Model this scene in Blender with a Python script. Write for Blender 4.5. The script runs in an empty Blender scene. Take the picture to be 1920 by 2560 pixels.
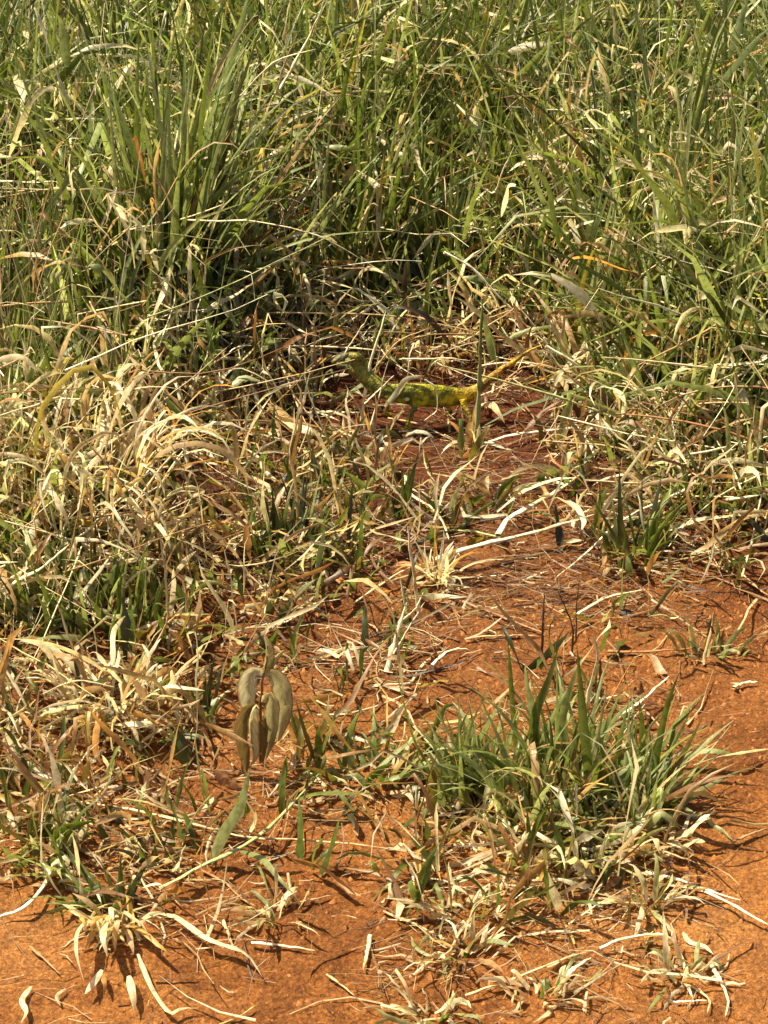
import bpy, math, random
import numpy as np
from mathutils import Vector

random.seed(7)
rng = np.random.default_rng(7)
SC = bpy.context.scene
COL = SC.collection

# ------------------------------------------------------------------ camera
CAMZ, PITCH, HALFV = 1.5, math.radians(30.0), math.radians(13.0)
cam = bpy.data.cameras.new('camera')
cam.sensor_fit = 'VERTICAL'
cam.angle_y = 2 * HALFV
cam.clip_start, cam.clip_end = 0.05, 500
cam_ob = bpy.data.objects.new('camera', cam)
cam_ob.location = (0, 0, CAMZ)
cam_ob.rotation_euler = (math.radians(90) - PITCH, 0, 0)
COL.objects.link(cam_ob)
SC.camera = cam_ob

# ------------------------------------------------------------------ light
SUN_EL, SUN_ROT = math.radians(60), math.radians(-66)
world = bpy.data.worlds.new('World')
SC.world = world
world.use_nodes = True
nt = world.node_tree
sky = nt.nodes.new('ShaderNodeTexSky')
sky.sky_type = 'NISHITA'
sky.sun_disc = False
sky.sun_elevation, sky.sun_rotation = SUN_EL, SUN_ROT
sky.dust_density = 4.0
sky.ozone_density = 0.6
nt.nodes['Background'].inputs['Strength'].default_value = 0.05
nt.links.new(sky.outputs[0], nt.nodes['Background'].inputs[0])
sun = bpy.data.lights.new('sun', 'SUN')
sun.energy = 5.0
sun.angle = math.radians(0.5)
sun.color = (1.0, 0.87, 0.61)
sun_ob = bpy.data.objects.new('sun', sun)
sdir = Vector((math.sin(SUN_ROT) * math.cos(SUN_EL), math.cos(SUN_ROT) * math.cos(SUN_EL), math.sin(SUN_EL)))
sun_ob.rotation_euler = sdir.to_track_quat('Z', 'Y').to_euler()
sun_ob.location = (-3, 3, 6)
COL.objects.link(sun_ob)
SC.view_settings.view_transform = 'Standard'
SC.view_settings.look = 'None'
SC.view_settings.exposure = 1.32
SC.view_settings.gamma = 1.0
SC.view_settings.use_curve_mapping = False
SC.cycles.max_bounces = 5
SC.cycles.diffuse_bounces = 2
SC.cycles.transmission_bounces = 3

# ------------------------------------------------------------------ maths helpers
class VNoise:
    def __init__(s, seed, n=256):
        s.n = n
        s.g = np.random.default_rng(seed).random((n, n)) * 2 - 1
    def __call__(s, x, y):
        xi, yi = np.floor(x).astype(int), np.floor(y).astype(int)
        fx, fy = x - xi, y - yi
        fx, fy = fx * fx * (3 - 2 * fx), fy * fy * (3 - 2 * fy)
        g, n = s.g, s.n
        a, b = g[xi % n, yi % n], g[(xi + 1) % n, yi % n]
        c, d = g[xi % n, (yi + 1) % n], g[(xi + 1) % n, (yi + 1) % n]
        return (a * (1 - fx) + b * fx) * (1 - fy) + (c * (1 - fx) + d * fx) * fy
NZ = [VNoise(k) for k in range(11, 19)]

def height(x, y):
    x, y = np.asarray(x, float), np.asarray(y, float)
    h = 0.018 * NZ[0](x * 2.1, y * 2.1) + 0.009 * NZ[1](x * 6.3 + 3, y * 6.3) + 0.0042 * NZ[2](x * 17, y * 17 + 9)
    rg = np.maximum(NZ[3](x * 34 + 2, y * 34), -.2)
    h = h + 0.0052 * rg + 0.0022 * NZ[4](x * 95, y * 95)
    return h

T = math.tan(HALFV)
FW = np.array([0, math.cos(PITCH), -math.sin(PITCH)])
UP = np.array([0, math.sin(PITCH), math.cos(PITCH)])
CO = np.array([0, 0, CAMZ])

def ray(px, py):
    return FW + np.array([1., 0, 0]) * ((px - 960) / 1280 * T) + UP * ((1280 - py) / 1280 * T)

def ground(px, py, dz=0.0):
    r = ray(px, py)
    z = 0.0
    for _ in range(6):
        t = (z + dz - CAMZ) / r[2]
        p = CO + r * t
        z = float(height(p[0], p[1]))
    return np.array([p[0], p[1], z + dz])

def onplane(px, py, yb, lean=0.0, zb=0.0):
    """point of the ray on the plane y = yb - lean*(z-zb)"""
    r = ray(px, py)
    t = (yb - lean * (CAMZ - zb)) / (r[1] + lean * r[2])
    return CO + r * t

def mpp(p):                                    # metres per photo pixel at a point
    return float(np.dot(np.asarray(p) - CO, FW)) * T / 1280

def project(P):
    d = P - CO
    z = d @ FW
    return 960 + d[..., 0] / z / T * 1280, 1280 - (d @ UP) / z / T * 1280

def norm(v):
    return v / np.maximum(np.linalg.norm(v, axis=-1, keepdims=True), 1e-9)

def catmull(pts, n):
    pts = np.asarray(pts, float)
    if len(pts) == 2:
        t = np.linspace(0, 1, n)[:, None]
        return pts[0] * (1 - t) + pts[1] * t
    P = np.vstack([2 * pts[0] - pts[1], pts, 2 * pts[-1] - pts[-2]])
    seg = np.linalg.norm(np.diff(pts, axis=0), axis=1)
    cum = np.concatenate([[0], np.cumsum(seg)])
    out = []
    for s in np.linspace(0, cum[-1], n):
        i = min(int(np.searchsorted(cum, s, 'right')) - 1, len(pts) - 2)
        u = (s - cum[i]) / max(seg[i], 1e-9)
        a, b, c, d = P[i], P[i + 1], P[i + 2], P[i + 3]
        out.append(.5 * ((2 * b) + (-a + c) * u + (2 * a - 5 * b + 4 * c - d) * u * u + (-a + 3 * b - 3 * c + d) * u ** 3))
    return np.array(out)

# ------------------------------------------------------------------ materials
def newmat(name):
    m = bpy.data.materials.new(name)
    m.use_nodes = True
    t = m.node_tree
    return m, t.nodes, t.links, t.nodes['Principled BSDF'], t.nodes['Material Output']

def mixc(N, L, fac, a, b, mode='MIX'):
    n = N.new('ShaderNodeMix')
    n.data_type = 'RGBA'
    n.blend_type = mode
    for sock, v in ((n.inputs['Factor'], fac), (n.inputs['A'], a), (n.inputs['B'], b)):
        if isinstance(v, (int, float)):
            sock.default_value = v
        elif isinstance(v, tuple):
            sock.default_value = (*v, 1)
        else:
            L.new(v, sock)
    return n.outputs['Result']

def noise(N, L, vec, scale, detail=4, rough=.6):
    n = N.new('ShaderNodeTexNoise')
    n.inputs['Scale'].default_value = scale
    n.inputs['Detail'].default_value = detail
    n.inputs['Roughness'].default_value = rough
    if vec is not None:
        L.new(vec, n.inputs['Vector'])
    return n.outputs['Fac']

def ramp(N, L, fac, stops):
    r = N.new('ShaderNodeValToRGB')
    L.new(fac, r.inputs[0])
    e = r.color_ramp.elements
    while len(e) < len(stops):
        e.new(.5)
    for k, (p, c) in zip(e, stops):
        k.position = p
        k.color = (*c, 1) if isinstance(c, tuple) else (c, c, c, 1)
    return r.outputs[0]

def leaf_material():
    m, N, L, B, O = newmat('grass_blade')
    at = N.new('ShaderNodeAttribute'); at.attribute_name = 'Col'
    uv = N.new('ShaderNodeUVMap')
    geo = N.new('ShaderNodeNewGeometry')
    mp = N.new('ShaderNodeMapping'); mp.inputs['Scale'].default_value = (9, 1.2, 1)
    L.new(uv.outputs[0], mp.inputs[0])
    veins = noise(N, L, mp.outputs[0], 3.0, 2)
    blot = noise(N, L, geo.outputs['Position'], 120, 3)
    v = ramp(N, L, veins, [(.3, .72), (.7, 1.18)])
    c = mixc(N, L, 1.0, at.outputs['Color'], v, 'MULTIPLY')
    bl = ramp(N, L, blot, [(.35, (.62, .55, .48)), (.55, (1., 1., 1.)), (.75, (1.18, 1.12, 1.05))])
    c = mixc(N, L, .8, c, bl, 'MULTIPLY')
    L.new(c, B.inputs['Base Color'])
    B.inputs['Roughness'].default_value = .36
    B.inputs['Specular IOR Level'].default_value = .8
    bp = N.new('ShaderNodeBump'); bp.inputs['Strength'].default_value = .5; bp.inputs['Distance'].default_value = .0006
    L.new(veins, bp.inputs['Height']); L.new(bp.outputs[0], B.inputs['Normal'])
    tr = N.new('ShaderNodeBsdfTranslucent')
    tc = mixc(N, L, 1.0, c, (1.12, 1.1, .85), 'MULTIPLY')
    L.new(tc, tr.inputs[0])
    mx = N.new('ShaderNodeMixShader'); mx.inputs[0].default_value = .5
    L.new(B.outputs[0], mx.inputs[1]); L.new(tr.outputs[0], mx.inputs[2])
    L.new(mx.outputs[0], O.inputs[0])
    return m

def straw_material():
    m, N, L, B, O = newmat('straw')
    at = N.new('ShaderNodeAttribute'); at.attribute_name = 'Col'
    uv = N.new('ShaderNodeUVMap')
    mp = N.new('ShaderNodeMapping'); mp.inputs['Scale'].default_value = (8, 2.5, 1)
    L.new(uv.outputs[0], mp.inputs[0])
    st = noise(N, L, mp.outputs[0], 3.0, 3)
    geo = N.new('ShaderNodeNewGeometry')
    bt = noise(N, L, geo.outputs['Position'], 70, 3)
    c = mixc(N, L, 1.0, at.outputs['Color'], ramp(N, L, st, [(.3, .7), (.7, 1.12)]), 'MULTIPLY')
    c = mixc(N, L, .9, c, ramp(N, L, bt, [(.34, (.6, .42, .3)), (.5, (1., 1., 1.))]), 'MULTIPLY')
    L.new(c, B.inputs['Base Color'])
    B.inputs['Roughness'].default_value = .5
    bp = N.new('ShaderNodeBump'); bp.inputs['Strength'].default_value = .5; bp.inputs['Distance'].default_value = .0006
    L.new(st, bp.inputs['Height']); L.new(bp.outputs[0], B.inputs['Normal'])
    return m

def soil_material():
    m, N, L, B, O = newmat('red_soil')
    tc = N.new('ShaderNodeTexCoord').outputs['Object']
    n1 = noise(N, L, tc, 3.2, 5)
    n2 = noise(N, L, tc, 28, 6, .7)
    n3 = noise(N, L, tc, 210, 6, .85)
    a = ramp(N, L, n1, [(.3, (.20, .068, .013)), (.48, (.32, .122, .028)), (.7, (.43, .195, .058))])
    b = ramp(N, L, n2, [(.32, (.55, .48, .42)), (.5, (1., 1., 1.)), (.7, (1.2, 1.18, 1.15))])
    # shade of the growth painted into the soil as darker brown; front stays orange
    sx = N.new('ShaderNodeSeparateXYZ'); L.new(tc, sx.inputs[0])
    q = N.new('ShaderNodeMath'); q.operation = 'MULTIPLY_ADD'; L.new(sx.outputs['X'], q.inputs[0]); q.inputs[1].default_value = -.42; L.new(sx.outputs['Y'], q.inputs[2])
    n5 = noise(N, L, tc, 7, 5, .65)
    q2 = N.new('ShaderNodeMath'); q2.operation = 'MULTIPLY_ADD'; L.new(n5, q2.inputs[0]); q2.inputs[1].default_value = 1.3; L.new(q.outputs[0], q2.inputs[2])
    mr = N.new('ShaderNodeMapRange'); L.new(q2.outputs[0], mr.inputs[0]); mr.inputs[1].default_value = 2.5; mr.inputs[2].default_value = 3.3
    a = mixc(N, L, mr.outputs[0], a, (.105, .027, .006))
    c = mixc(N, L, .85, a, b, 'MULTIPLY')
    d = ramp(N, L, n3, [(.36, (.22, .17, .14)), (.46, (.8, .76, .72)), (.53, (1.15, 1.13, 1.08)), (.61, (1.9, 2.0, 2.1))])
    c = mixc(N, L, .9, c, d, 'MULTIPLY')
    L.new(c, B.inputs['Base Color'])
    B.inputs['Roughness'].default_value = .92
    B.inputs['Specular IOR Level'].default_value = .25
    h = N.new('ShaderNodeMath'); h.operation = 'MULTIPLY_ADD'
    L.new(n3, h.inputs[0]); h.inputs[1].default_value = .7; L.new(n2, h.inputs[2])
    bp = N.new('ShaderNodeBump'); bp.inputs['Strength'].default_value = 1.0; bp.inputs['Distance'].default_value = .010
    L.new(h.outputs[0], bp.inputs['Height']); L.new(bp.outputs[0], B.inputs['Normal'])
    return m

def plain_material(name, c1, c2, scale, rough=.6, bump=.001):
    m, N, L, B, O = newmat(name)
    tc = N.new('ShaderNodeTexCoord').outputs['Object']
    n = noise(N, L, tc, scale, 5)
    L.new(ramp(N, L, n, [(.35, c1), (.65, c2)]), B.inputs['Base Color'])
    B.inputs['Roughness'].default_value = rough
    bp = N.new('ShaderNodeBump'); bp.inputs['Distance'].default_value = bump
    L.new(n, bp.inputs['Height']); L.new(bp.outputs[0], B.inputs['Normal'])
    return m

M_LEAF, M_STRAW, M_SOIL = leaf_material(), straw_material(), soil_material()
M_PEBBLE = plain_material('dark_pebble', (.012, .012, .014), (.03, .03, .034), 60, .7)
M_CRUMB = plain_material('soil_crumb', (.15, .055, .013), (.32, .13, .036), 90, .95)

# ------------------------------------------------------------------ mesh builders
def link(name, me, parent=None, loc=None):
    o = bpy.data.objects.new(name, me)
    COL.objects.link(o)
    if parent is not None:
        o.parent = parent
    if loc is not None:
        o.location = loc
    return o

def tag(o, label=None, cat=None, group=None, kind=None):
    for k, v in (('label', label), ('category', cat), ('group', group), ('kind', kind)):
        if v:
            o[k] = v
    return o

def grid_mesh(name, V, col, uv, mat, closed=False):
    """V: (M, R, K, 3) M strips of R rows and K columns; closed joins last column to first"""
    Mn, R, K, _ = V.shape
    nv = Mn * R * K
    me = bpy.data.meshes.new(name)
    idx = np.arange(nv).reshape(Mn, R, K)
    if closed:
        nx = np.roll(idx, -1, axis=2)
        a, b, c, d = idx[:, :-1], nx[:, :-1], nx[:, 1:], idx[:, 1:]
    else:
        a, b, c, d = idx[:, :-1, :-1], idx[:, :-1, 1:], idx[:, 1:, 1:], idx[:, 1:, :-1]
    F = np.stack([a, b, c, d], -1).reshape(-1, 4)
    me.vertices.add(nv)
    me.vertices.foreach_set('co', V.reshape(-1).astype(np.float32))
    me.loops.add(F.size)
    me.loops.foreach_set('vertex_index', F.reshape(-1).astype(np.int32))
    me.polygons.add(len(F))
    me.polygons.foreach_set('loop_start', np.arange(0, F.size, 4, dtype=np.int32))
    me.polygons.foreach_set('loop_total', np.full(len(F), 4, dtype=np.int32))
    me.polygons.foreach_set('use_smooth', np.ones(len(F), dtype=bool))
    if uv is not None:
        ul = me.uv_layers.new(name='UVMap')
        ul.data.foreach_set('uv', uv.reshape(-1, 2)[F.reshape(-1)].reshape(-1).astype(np.float32))
    if col is not None:
        at = me.color_attributes.new('Col', 'FLOAT_COLOR', 'POINT')
        c4 = np.ones((nv, 4), np.float32)
        c4[:, :3] = col.reshape(-1, 3)
        at.data.foreach_set('color', c4.reshape(-1))
    me.materials.append(mat)
    me.update()
    me.validate()
    return me

def leafprofile(t, kind):
    if kind == 'leaf':
        return np.clip(.45 + t * 4, 0, 1) * np.clip(1 - np.clip((t - .45) / .55, 0, 1) ** 1.7, .03, 1)
    if kind == 'strip':
        return np.clip(.5 + t * 3, 0, 1) * np.clip(1 - np.clip((t - .6) / .4, 0, 1) ** 2, .05, 1)
    if kind == 'spear':
        return np.clip(1 - t ** 1.5, .04, 1) * np.clip(.6 + t * 3, 0, 1)
    return np.clip(1 - t * .55, .1, 1)

def make_strips(P, w, tau, twist, fold, c0, c1, kind='leaf', tubular=0, rough=0.0, mid=None):
    """P (M,R,3) -> vertices, colours, uv"""
    Mn, R, _ = P.shape
    D = norm(np.gradient(P, axis=1))
    up = np.zeros_like(D); up[..., 2] = 1
    e1 = np.cross(D, up)
    bad = np.linalg.norm(e1, axis=-1) < .15
    e1[bad] = np.cross(D[bad], np.array([0, 1., 0]))
    e1 = norm(e1)
    for k in range(1, R):                       # transport, avoids flips
        e = e1[:, k - 1] - np.sum(e1[:, k - 1] * D[:, k], -1, keepdims=True) * D[:, k]
        e1[:, k] = norm(e * .9 + .1 * e1[:, k] * np.sign(np.sum(e1[:, k] * e, -1, keepdims=True)))
        e1[:, k] = norm(e1[:, k] - np.sum(e1[:, k] * D[:, k], -1, keepdims=True) * D[:, k])
    e2 = np.cross(D, e1)
    t = np.linspace(0, 1, R)[None, :]
    ang = tau[:, None] + twist[:, None] * t
    if rough > 0:
        ang = ang + np.cumsum(rng.normal(0, rough, (Mn, R)), axis=1)
    S = e1 * np.cos(ang)[..., None] + e2 * np.sin(ang)[..., None]
    Nn = np.cross(D, S)
    pr = leafprofile(t, kind)
    ww = w[:, None] * pr * (1 + (rng.normal(0, .28 if rough > .2 else (.13 if tubular else .06), (Mn, R))))
    ww = np.maximum(ww, w[:, None] * .03)
    if tubular:
        a = np.arange(tubular) / tubular * 2 * math.pi
        V = P[:, :, None] + (ww / 2)[..., None, None] * (S[:, :, None] * np.cos(a)[None, None, :, None] + Nn[:, :, None] * (.55 if kind != 'stem3' else 1) * np.sin(a)[None, None, :, None])
        K = tubular
        us = np.arange(K) / K
    else:
        L_ = P + S * (ww / 2)[..., None]
        R_ = P - S * (ww / 2)[..., None]
        Mi = P - Nn * (ww * fold[:, None])[..., None]
        V = np.stack([L_, Mi, R_], 2)
        K = 3
        us = np.array([0, .5, 1])
    tt = np.broadcast_to(t, (Mn, R))
    cm = (c0[:, None] * (1 - tt[..., None]) + c1[:, None] * tt[..., None]) if mid is None else \
        np.where(tt[..., None] < mid, c0[:, None] * (1 - tt[..., None] / mid) + c1[:, None] * (tt[..., None] / mid), c1[:, None])
    cm = cm * (1 + rng.normal(0, .05, (Mn, R, 1)))
    col = np.repeat(cm[:, :, None], K, 2)
    uvr = rng.random((Mn, 1, 1)) * 37
    uv = np.stack([np.broadcast_to(us[None, None], (Mn, R, K)) + uvr, np.broadcast_to(tt[..., None], (Mn, R, K)) + uvr], -1)
    return V, np.clip(col, .004, .9), uv

def gen_paths(base, length, tilt, az, droop, wob, R=7, kink=0.0, floor=True, dp=1.5):
    Mn = len(base)
    t = np.linspace(0, 1, R)[None]
    th = tilt[:, None] + droop[:, None] * t ** dp + np.cumsum(rng.normal(0, 1, (Mn, R)) * wob[:, None] * .5, 1)
    a = az[:, None] + np.cumsum(rng.normal(0, 1, (Mn, R)) * wob[:, None], 1)
    if kink > 0:
        k = rng.random(Mn) < kink
        ki = rng.integers(1, R - 1, Mn)
        st = (np.arange(R)[None] >= ki[:, None]) & k[:, None]
        th = th + st * rng.uniform(.5, 1.9, Mn)[:, None]
        a = a + st * rng.normal(0, .7, Mn)[:, None]
    D = np.stack([np.sin(th) * np.cos(a), np.sin(th) * np.sin(a), np.cos(th)], -1)
    step = D * (length / (R - 1))[:, None, None]
    P = base[:, None] + np.concatenate([np.zeros((Mn, 1, 3)), np.cumsum(step[:, :-1], 1)], 1)
    if floor:
        g = height(P[..., 0], P[..., 1]) + .002
        P[..., 2] = np.maximum(P[..., 2], g + rng.random(P.shape[:2]) * .004)
    return P

PAL = {k: np.array(v, float) for k, v in dict(
    green=[(.13, .185, .03), (.17, .22, .042), (.10, .145, .022), (.21, .255, .06), (.145, .185, .035)],
    pale=[(.31, .37, .13), (.41, .45, .19), (.26, .32, .10)],
    dark=[(.045, .06, .014), (.065, .08, .02), (.055, .06, .02)],
    olive=[(.19, .155, .028), (.24, .20, .035), (.16, .13, .025)],
    yellow=[(.52, .45, .06), (.46, .44, .06), (.56, .40, .06)],
    dry=[(.60, .44, .22), (.68, .54, .31), (.50, .34, .16), (.56, .37, .18), (.40, .24, .10)],
    white=[(.86, .76, .50), (.82, .70, .42), (.88, .81, .58)],
    brown=[(.28, .14, .055), (.36, .20, .09), (.21, .10, .04), (.32, .15, .05)],
    gold=[(.64, .42, .11), (.62, .46, .14), (.66, .34, .09)],
    umber=[(.09, .05, .03), (.13, .07, .04), (.06, .035, .025)]).items()}

def pick(weights, n):
    ks = list(weights)
    p = np.array([weights[k] for k in ks], float); p /= p.sum()
    ch = rng.choice(len(ks), n, p=p)
    out = np.zeros((n, 3))
    for i, k in enumerate(ks):
        m = ch == i
        a = PAL[k]
        out[m] = a[rng.integers(0, len(a), m.sum())]
    return out * rng.uniform(.8, 1.2, (n, 1))

U = lambda a, b, n: rng.uniform(a, b, n)

# ------------------------------------------------------------------ ground sheet
def axis(lo, hi, step, far):
    core = np.arange(lo, hi + step / 2, step)
    up_, s, v = [], step, hi
    while v < far:
        s *= 1.35; v += s; up_.append(v)
    dn, s, v = [], step, lo
    while v > -far:
        s *= 1.35; v -= s; dn.append(v)
    return np.concatenate([dn[::-1], core, up_])
gx, gy = axis(-1.05, 1.05, .0075, 120), axis(1.35, 3.9, .0075, 120)
X, Y = np.meshgrid(gx, gy)
Zg = height(X, Y)
Vg = np.stack([X, Y, Zg], -1)[None]
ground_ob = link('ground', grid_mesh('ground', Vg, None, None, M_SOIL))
tag(ground_ob, kind='structure')

# edge of the thick grass: photo row of the front of the growth for a photo column
EX = [-400, 0, 120, 250, 380, 470, 600, 720, 860, 1000, 1130, 1300, 1440, 1560, 1680, 1800, 1920, 2400]
EY = [1560, 1560, 1540, 1430, 1250, 1110, 1000, 935, 885, 870, 875, 885, 960, 1090, 1190, 1260, 1330, 1400]
def edge(px):
    return np.interp(px, EX, EY)

def scatter(n, x0, x1, y0, y1):
    x, y = U(x0, x1, n), U(y0, y1, n)
    return np.stack([x, y, height(x, y)], -1)

def sstep(x, a, b):
    t = np.clip((x - a) / (b - a), 0, 1)
    return t * t * (3 - 2 * t)

# loose crumbs of soil
def crumbs(n):
    p = scatter(n, -1.0, 1.0, 1.45, 3.5)
    px, py = project(p)
    keep = rng.random(n) < np.where(py > 1400, 1.0, .45) * np.clip(.8 + 1.1 * NZ[6](p[:, 0] * 7, p[:, 1] * 7), .15, 1)
    p = p[keep]; n = len(p)
    s = .0009 + .0042 * rng.random(n) ** 6
    V0 = np.array([(1, 0, 0), (0, 1, 0), (-1, 0, 0), (0, -1, 0), (0, 0, 1)], float)
    F0 = np.array([(0, 1, 4), (1, 2, 4), (2, 3, 4), (3, 0, 4)])
    a = U(0, 6.28, n)
    R = np.stack([np.cos(a), -np.sin(a), np.sin(a), np.cos(a)], -1).reshape(n, 2, 2)
    V = V0[None] * s[:, None, None] * rng.uniform(.6, 1.4, (n, 5, 3))
    V[..., :2] = np.einsum('nij,nkj->nki', R, V[..., :2])
    V[:, :4, 2] -= s[:, None] * .4
    V += p[:, None]
    F = (F0[None] + (np.arange(n) * 5)[:, None, None]).reshape(-1, 3)
    me = bpy.data.meshes.new('soil_crumbs')
    me.vertices.add(n * 5); me.vertices.foreach_set('co', V.reshape(-1).astype(np.float32))
    me.loops.add(F.size); me.loops.foreach_set('vertex_index', F.reshape(-1).astype(np.int32))
    me.polygons.add(len(F))
    me.polygons.foreach_set('loop_start', np.arange(0, F.size, 3, dtype=np.int32))
    me.polygons.foreach_set('loop_total', np.full(len(F), 3, dtype=np.int32))
    me.materials.append(M_CRUMB); me.update(); me.validate()
    tag(link('soil_crumbs', me), 'loose orange crumbs and grit lying all over the bare soil', 'soil crumbs', kind='stuff')
crumbs(62000)

# ------------------------------------------------------------------ masses of grass
def clumped(n, per, sx, x0, x1, y0, y1):
    c = scatter(max(n // per, 1), x0, x1, y0, y1)
    p = np.repeat(c, per, 0)
    p[:, :2] += rng.normal(0, sx, (len(p), 2))
    p[:, 2] = height(p[:, 0], p[:, 1])
    az = np.arctan2(p[:, 1] - np.repeat(c, per, 0)[:, 1], p[:, 0] - np.repeat(c, per, 0)[:, 0])
    return p, az

def depthin(p, soft=40):
    px, py = project(p)
    e = edge(px) + rng.normal(0, soft, len(p))
    return px, py, e - py                        # >0 inside the growth

def mass_green():
    p, az = clumped(50000, 16, .024, -1.7, 1.7, 2.0, 6.6)
    px, py, ins = depthin(p, 25)
    far = p[:, 1] > 4.7
    keep = (ins > 10) & (rng.random(len(p)) < np.where(far, .6, 1)) & (rng.random(len(p)) < .75 + .25 * sstep(ins, 0, 100))
    p, az, ins, px, py = p[keep], az[keep], ins[keep], px[keep], py[keep]
    n = len(p)
    L = (.10 + .33 * sstep(ins, 0, 300)) * U(.5, 1.3, n)
    L *= np.where((px < 480) & (py > 1050), .5, np.where((px < 520) & (py > 850), .7, 1))
    P = gen_paths(p, L, np.abs(rng.normal(.2, .28, n)), az + rng.normal(0, .8, n), np.abs(rng.normal(.8, .9, n)), np.full(n, .1), 6, .28)
    w = U(.005, .0185, n) * np.where(rng.random(n) < .2, 1.5, 1)
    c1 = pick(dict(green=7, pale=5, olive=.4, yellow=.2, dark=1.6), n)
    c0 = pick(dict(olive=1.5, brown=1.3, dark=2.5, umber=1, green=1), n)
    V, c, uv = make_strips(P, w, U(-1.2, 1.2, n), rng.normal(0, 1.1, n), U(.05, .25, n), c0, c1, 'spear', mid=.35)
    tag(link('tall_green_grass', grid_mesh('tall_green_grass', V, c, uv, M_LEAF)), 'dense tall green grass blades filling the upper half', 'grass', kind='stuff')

def mass_stems():
    p, az = clumped(5500, 6, .02, -1.7, 1.7, 2.0, 6.2)
    px, py, ins = depthin(p, 20)
    keep = ins > 5
    p, az, ins = p[keep], az[keep], ins[keep]
    n = len(p)
    L = (.12 + .30 * sstep(ins, 0, 260)) * U(.5, 1.2, n)
    P = gen_paths(p, L, np.abs(rng.normal(.12, .22, n)), az + rng.normal(0, 1, n), np.abs(rng.normal(.2, .3, n)), np.full(n, .05), 7, .12)
    V, c, uv = make_strips(P, U(.0014, .0036, n), U(0, 3, n), np.zeros(n), np.zeros(n),
                           pick(dict(brown=3, dry=2, umber=1), n), pick(dict(dry=3, white=2, olive=1, pale=1.5), n), 'stem', 3, mid=.6)
    tag(link('grass_stems', grid_mesh('grass_stems', V, c, uv, M_STRAW, True)), 'thin straw coloured stems standing between the green blades', 'grass stems', kind='stuff')

def mass_dry():
    p, az = clumped(36000, 9, .03, -1.4, 1.4, 1.9, 5.0)
    px, py, ins = depthin(p, 35)
    keep = (ins > -45) & (rng.random(len(p)) < np.where(ins > 300, .36, 1))
    p, az, ins, px, py = p[keep], az[keep], ins[keep], px[keep], py[keep]
    n = len(p)
    # dead leaves hang on the stems at any height up to two thirds of the growth
    hmax = (.05 + .27 * sstep(ins, 0, 320))
    hmax = hmax * np.where((px < 480) & (py > 1050), .5, 1)
    lift = rng.random(n) ** 1.1 * hmax
    p[:, 2] += lift
    L = .05 + .17 * rng.random(n) ** 1.4
    P = gen_paths(p, L, U(.1, 1.7, n), U(0, 6.28, n), U(.2, 2.2, n), np.full(n, .26), 8, .6)
    lo = (lift / hmax < .45)  # low leaves, mostly darkened to put the hollow's shade into their colour
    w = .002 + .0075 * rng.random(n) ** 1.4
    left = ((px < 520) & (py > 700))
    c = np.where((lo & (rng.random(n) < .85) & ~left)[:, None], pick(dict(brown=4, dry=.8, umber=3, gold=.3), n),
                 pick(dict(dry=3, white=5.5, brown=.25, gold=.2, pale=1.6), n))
    V, cc, uv = make_strips(P, w, U(0, 6.28, n), rng.normal(0, 2.2, n), U(.05, .35, n), c * .85, c, 'strip', rough=.3)
    tag(link('dry_grass_tangle', grid_mesh('dry_grass_tangle', V, cc, uv, M_LEAF)), 'tangle of curled dead grass leaves among the green growth', 'dry grass', kind='stuff')

def mass_straw():
    """collapsed long straws lodged in the lower half of the growth"""
    n = 7500
    p = scatter(n, -1.4, 1.4, 1.9, 4.6)
    px, py = project(p)
    ins = edge(px) - py
    keep = (ins > -60) & (rng.random(n) < np.where(ins < 200, 1, .25))
    p = p[keep]; ins = ins[keep]; n = len(p)
    p[:, 2] += .02 + rng.random(n) * (.05 + .2 * sstep(ins, 0, 260))
    P = gen_paths(p, U(.07, .30, n), U(1.0, 1.9, n), U(0, 6.28, n), rng.normal(.1, .3, n), np.full(n, .09), 7, .35)
    low = rng.random(n) < .3
    c = np.where(low[:, None], pick(dict(brown=3, dry=2), n), pick(dict(white=4, dry=3, pale=.8), n))
    V, cc, uv = make_strips(P, U(.0016, .0046, n), U(0, 3, n), np.zeros(n), np.zeros(n), c, c, 'stem', 4)
    tag(link('collapsed_straw', grid_mesh('collapsed_straw', V, cc, uv, M_STRAW, True)), 'cream straws fallen crosswise through the foot of the tall grass', 'straw', kind='stuff')

def litter_density(px, py):
    d = .22 + .6 * np.exp(-((py - 1380) / 300.) ** 2)
    d *= np.where(py > 1560, np.clip(1 - sstep(py, 1560, 2350) * .55 - .35 * sstep(px, 1650, 1900), .12, 1), 1)
    d += .8 * np.exp(-(((px - 1380) / 330) ** 2 + ((py - 2280) / 130.) ** 2))
    d += .5 * np.exp(-(((px - 300) / 260) ** 2 + ((py - 2180) / 200.) ** 2))
    d += .5 * np.exp(-(((px - 250) / 300) ** 2 + ((py - 1750) / 160.) ** 2))
    d *= np.where((px > 1550) & (py > 1650) & (py < 2150), .5, 1)
    d *= np.where((px > 600) & (px < 900) & (py > 2100), .4, 1)
    return d

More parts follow.
